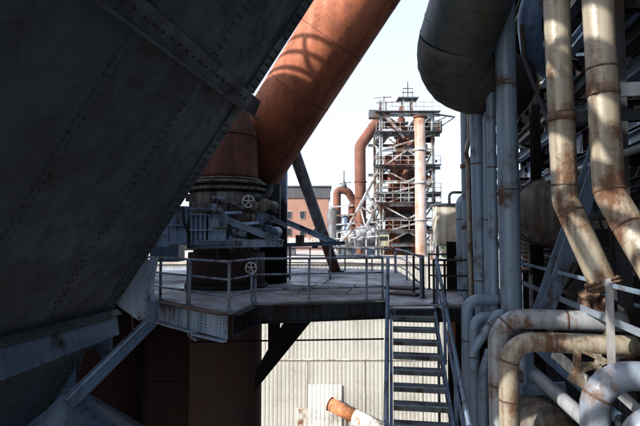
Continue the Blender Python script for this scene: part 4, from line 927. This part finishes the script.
p = P(541, 445, 7.0); m = MB(); m.lathe([(.1, -.2), (.4, -.14), (.54, 0), (.55, .1), (.55, 3)], p, D, 40); m.build('shell', 'tank', t)
m = MB(); m.torus(p + D * .1, D, .552, .02, 40, 6); m.build('band', 'collar', t)
t = thing('pipe_manifold', 'stack of small pinkish pipes beside the round tank', 'manifold', P(534, 266, 13))
for k in range(6):
    m = MB(); m.cyl(P(521, 246 + 4.5 * k, 13), P(549, 247 + 4.4 * k, 13), .045, seg=10); m.build('tube', 'chimney', t)
m = MB(); m.bar(P(531, 240, 12.9), P(531, 274, 12.9), .06, .06, (0, 1, 0)); m.build('header', 'dark_steel', t)

# ================================================================== ADDED LIGHT BLOCKERS AROUND THE VIEWPOINT (outside the frame)
SHADE_ODDS = (0, .05, .15, .45, .65, .85, 1)  # odds of an added shade panel, per girder row
t = thing('sky_blocker_right', 'added tall dark block behind the pipe rack, shutting out sky light', 'building', K(9, 10, GZ))  # unseen mass added to cut sky light from the right
m = MB(); m.box(K(7.2, 12, -1.6), 6.6, 34, 28.8, E, D); m.build('wall', 'black_steel', t)
m = MB(); m.box(K(7.2, 12, 13), 7.4, 35, .4, E, D); m.build('roof', 'slate', t)
t = thing('shade_gantry', 'added dark gantry floor out of view, blocking sky light above the rack', 'gantry', (0, -1, 9.4))  # unseen roof plate added to cut overhead light on the rack
m = MB(); m.box((3.0, -3.6, 9.9), 4.6, 13, .14, E, D); m.build('floor_plate', 'black_steel', t)
for y in (-9, -6, -3, 0, 2.4):
    m = MB(); m.sect(V((3.0, y, 9.6)) - E * 2.1, V((3.0, y, 9.6)) + E * 2.1, 'I', .2, .4, .02); m.build('beam', 'dark_steel', t)
t = thing('sky_blocker_rear', 'added dark block behind the viewer, holding back sky light', 'building', (4, -14, GZ))  # unseen mass added to cut sky light from the rear
m = MB(); m.box((6, -16, -7.5), 11, 7, 17); m.build('wall', 'black_steel', t); m = MB(); m.box((6, -16, 1.2), 11.6, 7.6, .3); m.build('roof', 'slate', t)
t = thing('dapple_girder', 'added unseen lattice girder breaking the sunlight on the pipe rack', 'girder', (-3.4, -2, 4))  # unseen girder added, its bars and panels break sun into dapples
pz = (2.6, 3.6, 4.6, 5.6, 6.6, 7.6, 8.6, 9.6)
ga, gb, gb2 = V((-4.2, -9, 0)), V((-2.8, 3.1, 0)), V((-2.6, 5.0, 0))
for z in pz:
    m = MB(); m.bar(ga + Z * z, (gb if z < 6.5 else gb2) + Z * z, .12, .12, Z); m.build('chord', 'dark_steel', t)
rnd = random.Random(21)
nb = 15
for k in range(nb):
    for i in range(len(pz) - 1):
        ge = gb if i < 4 else gb2; a, b = ga.lerp(ge, k / nb), ga.lerp(ge, (k + 1) / nb); z0, z1 = pz[i], pz[i + 1]
        if (k + i) % 2: z0, z1 = z1, z0
        x = rnd.random(); yc = (a.y + b.y) / 2
        m = MB()
        if x < SHADE_ODDS[i] and not 1.2 < yc < 3.7:
            f0 = rnd.uniform(0, .25); f1 = rnd.uniform(.75, 1); h = rnd.uniform(.7, .98)
            m.bar(a.lerp(b, f0) + Z * (pz[i] + .5), a.lerp(b, f1) + Z * (pz[i] + .5), .02, h, Z); m.build('shade_panel', 'dark_steel', t)
        else:
            m.bar(a + Z * z0, b + Z * z1, .1, .1); m.build('lattice_bar', 'dark_steel', t)
gd = (gb2 - ga).normalized()
def girder_point(y, z): return ga + (gb2 - ga) * ((y + 9) / 14) + Z * z
for ya, yb, za, zb in ((2.55, 3.7, 6.68, 7.3), (2.55, 3.7, 8.05, 9.55), (1.3, 2.5, 7.05, 7.75), (1.3, 2.5, 8.15, 9.55), (3.05, 3.6, 5.65, 6.0), (2.1, 2.45, 5.9, 6.25)):  # added panels, placed to set the dapples on the cream downpipes
    m = MB(); m.bar(girder_point(ya, (za + zb) / 2), girder_point(yb, (za + zb) / 2), .02, zb - za, Z); m.build('shade_panel', 'dark_steel', t)
# ================================================================== LIGHT, SKY, CAMERA
sun = bpy.data.lights.new('sun', 'SUN'); sun.energy = 2.55; sun.angle = math.radians(.55); sun.color = (1, .93, .83)
so = bpy.data.objects.new('sun', sun); COL.objects.link(so); so.rotation_euler = S.to_track_quat('Z', 'Y').to_euler(); so.location = (-20, -10, 30)
w = bpy.data.worlds.new('World'); scene.world = w; w.use_nodes = True
nt = w.node_tree; bg = nt.nodes['Background']; sky = nt.nodes.new('ShaderNodeTexSky'); sky.sky_type = 'NISHITA'; sky.sun_disc = False
sky.sun_elevation = math.asin(S.z); sky.sun_rotation = math.atan2(S.x, S.y); sky.dust_density = 3.0; sky.air_density = 1.0; sky.ozone_density = 1.0
tc = nt.nodes.new('ShaderNodeTexCoord'); sp = nt.nodes.new('ShaderNodeSeparateXYZ'); nt.links.new(tc.outputs['Generated'], sp.inputs['Vector'])
mr = nt.nodes.new('ShaderNodeMapRange'); mr.inputs['From Min'].default_value = 0.22; mr.inputs['From Max'].default_value = 0.75; mr.inputs['To Min'].default_value = 0.94; mr.inputs['To Max'].default_value = 0.25
nt.links.new(sp.outputs['Z'], mr.inputs['Value'])
nz = nt.nodes.new('ShaderNodeTexNoise'); nz.inputs['Scale'].default_value = 2.2; nz.inputs['Detail'].default_value = 7; nt.links.new(tc.outputs['Generated'], nz.inputs['Vector'])
mn = nt.nodes.new('ShaderNodeMath'); mn.operation = 'MULTIPLY_ADD'; mn.inputs[1].default_value = 0.5; mn.inputs[2].default_value = 0.75; mn.use_clamp = True; nt.links.new(nz.outputs['Fac'], mn.inputs[0])
mm = nt.nodes.new('ShaderNodeMath'); mm.operation = 'MULTIPLY'; nt.links.new(mr.outputs['Result'], mm.inputs[0]); nt.links.new(mn.outputs['Value'], mm.inputs[1])
veil = nt.nodes.new('ShaderNodeMixRGB'); veil.inputs['Color2'].default_value = (2.05, 2.5, 3.05, 1)
nt.links.new(mm.outputs['Value'], veil.inputs['Fac']); nt.links.new(sky.outputs['Color'], veil.inputs['Color1'])
nt.links.new(veil.outputs['Color'], bg.inputs['Color']); bg.inputs['Strength'].default_value = 0.15
cam = bpy.data.cameras.new('camera'); cam.lens = 27.0; cam.sensor_width = 36; cam.clip_end = 6000; cam.clip_start = .05
co = bpy.data.objects.new('camera', cam); COL.objects.link(co); co.location = (0, 0, EYE); co.rotation_euler = (math.pi / 2 + PITCH, 0, 0)
scene.camera = co
vs = scene.view_settings; vs.view_transform = 'Standard'; vs.look = 'None'; vs.gamma = 1; vs.exposure = 1.7; vs.use_curve_mapping = False
scene.cycles.max_bounces = 8
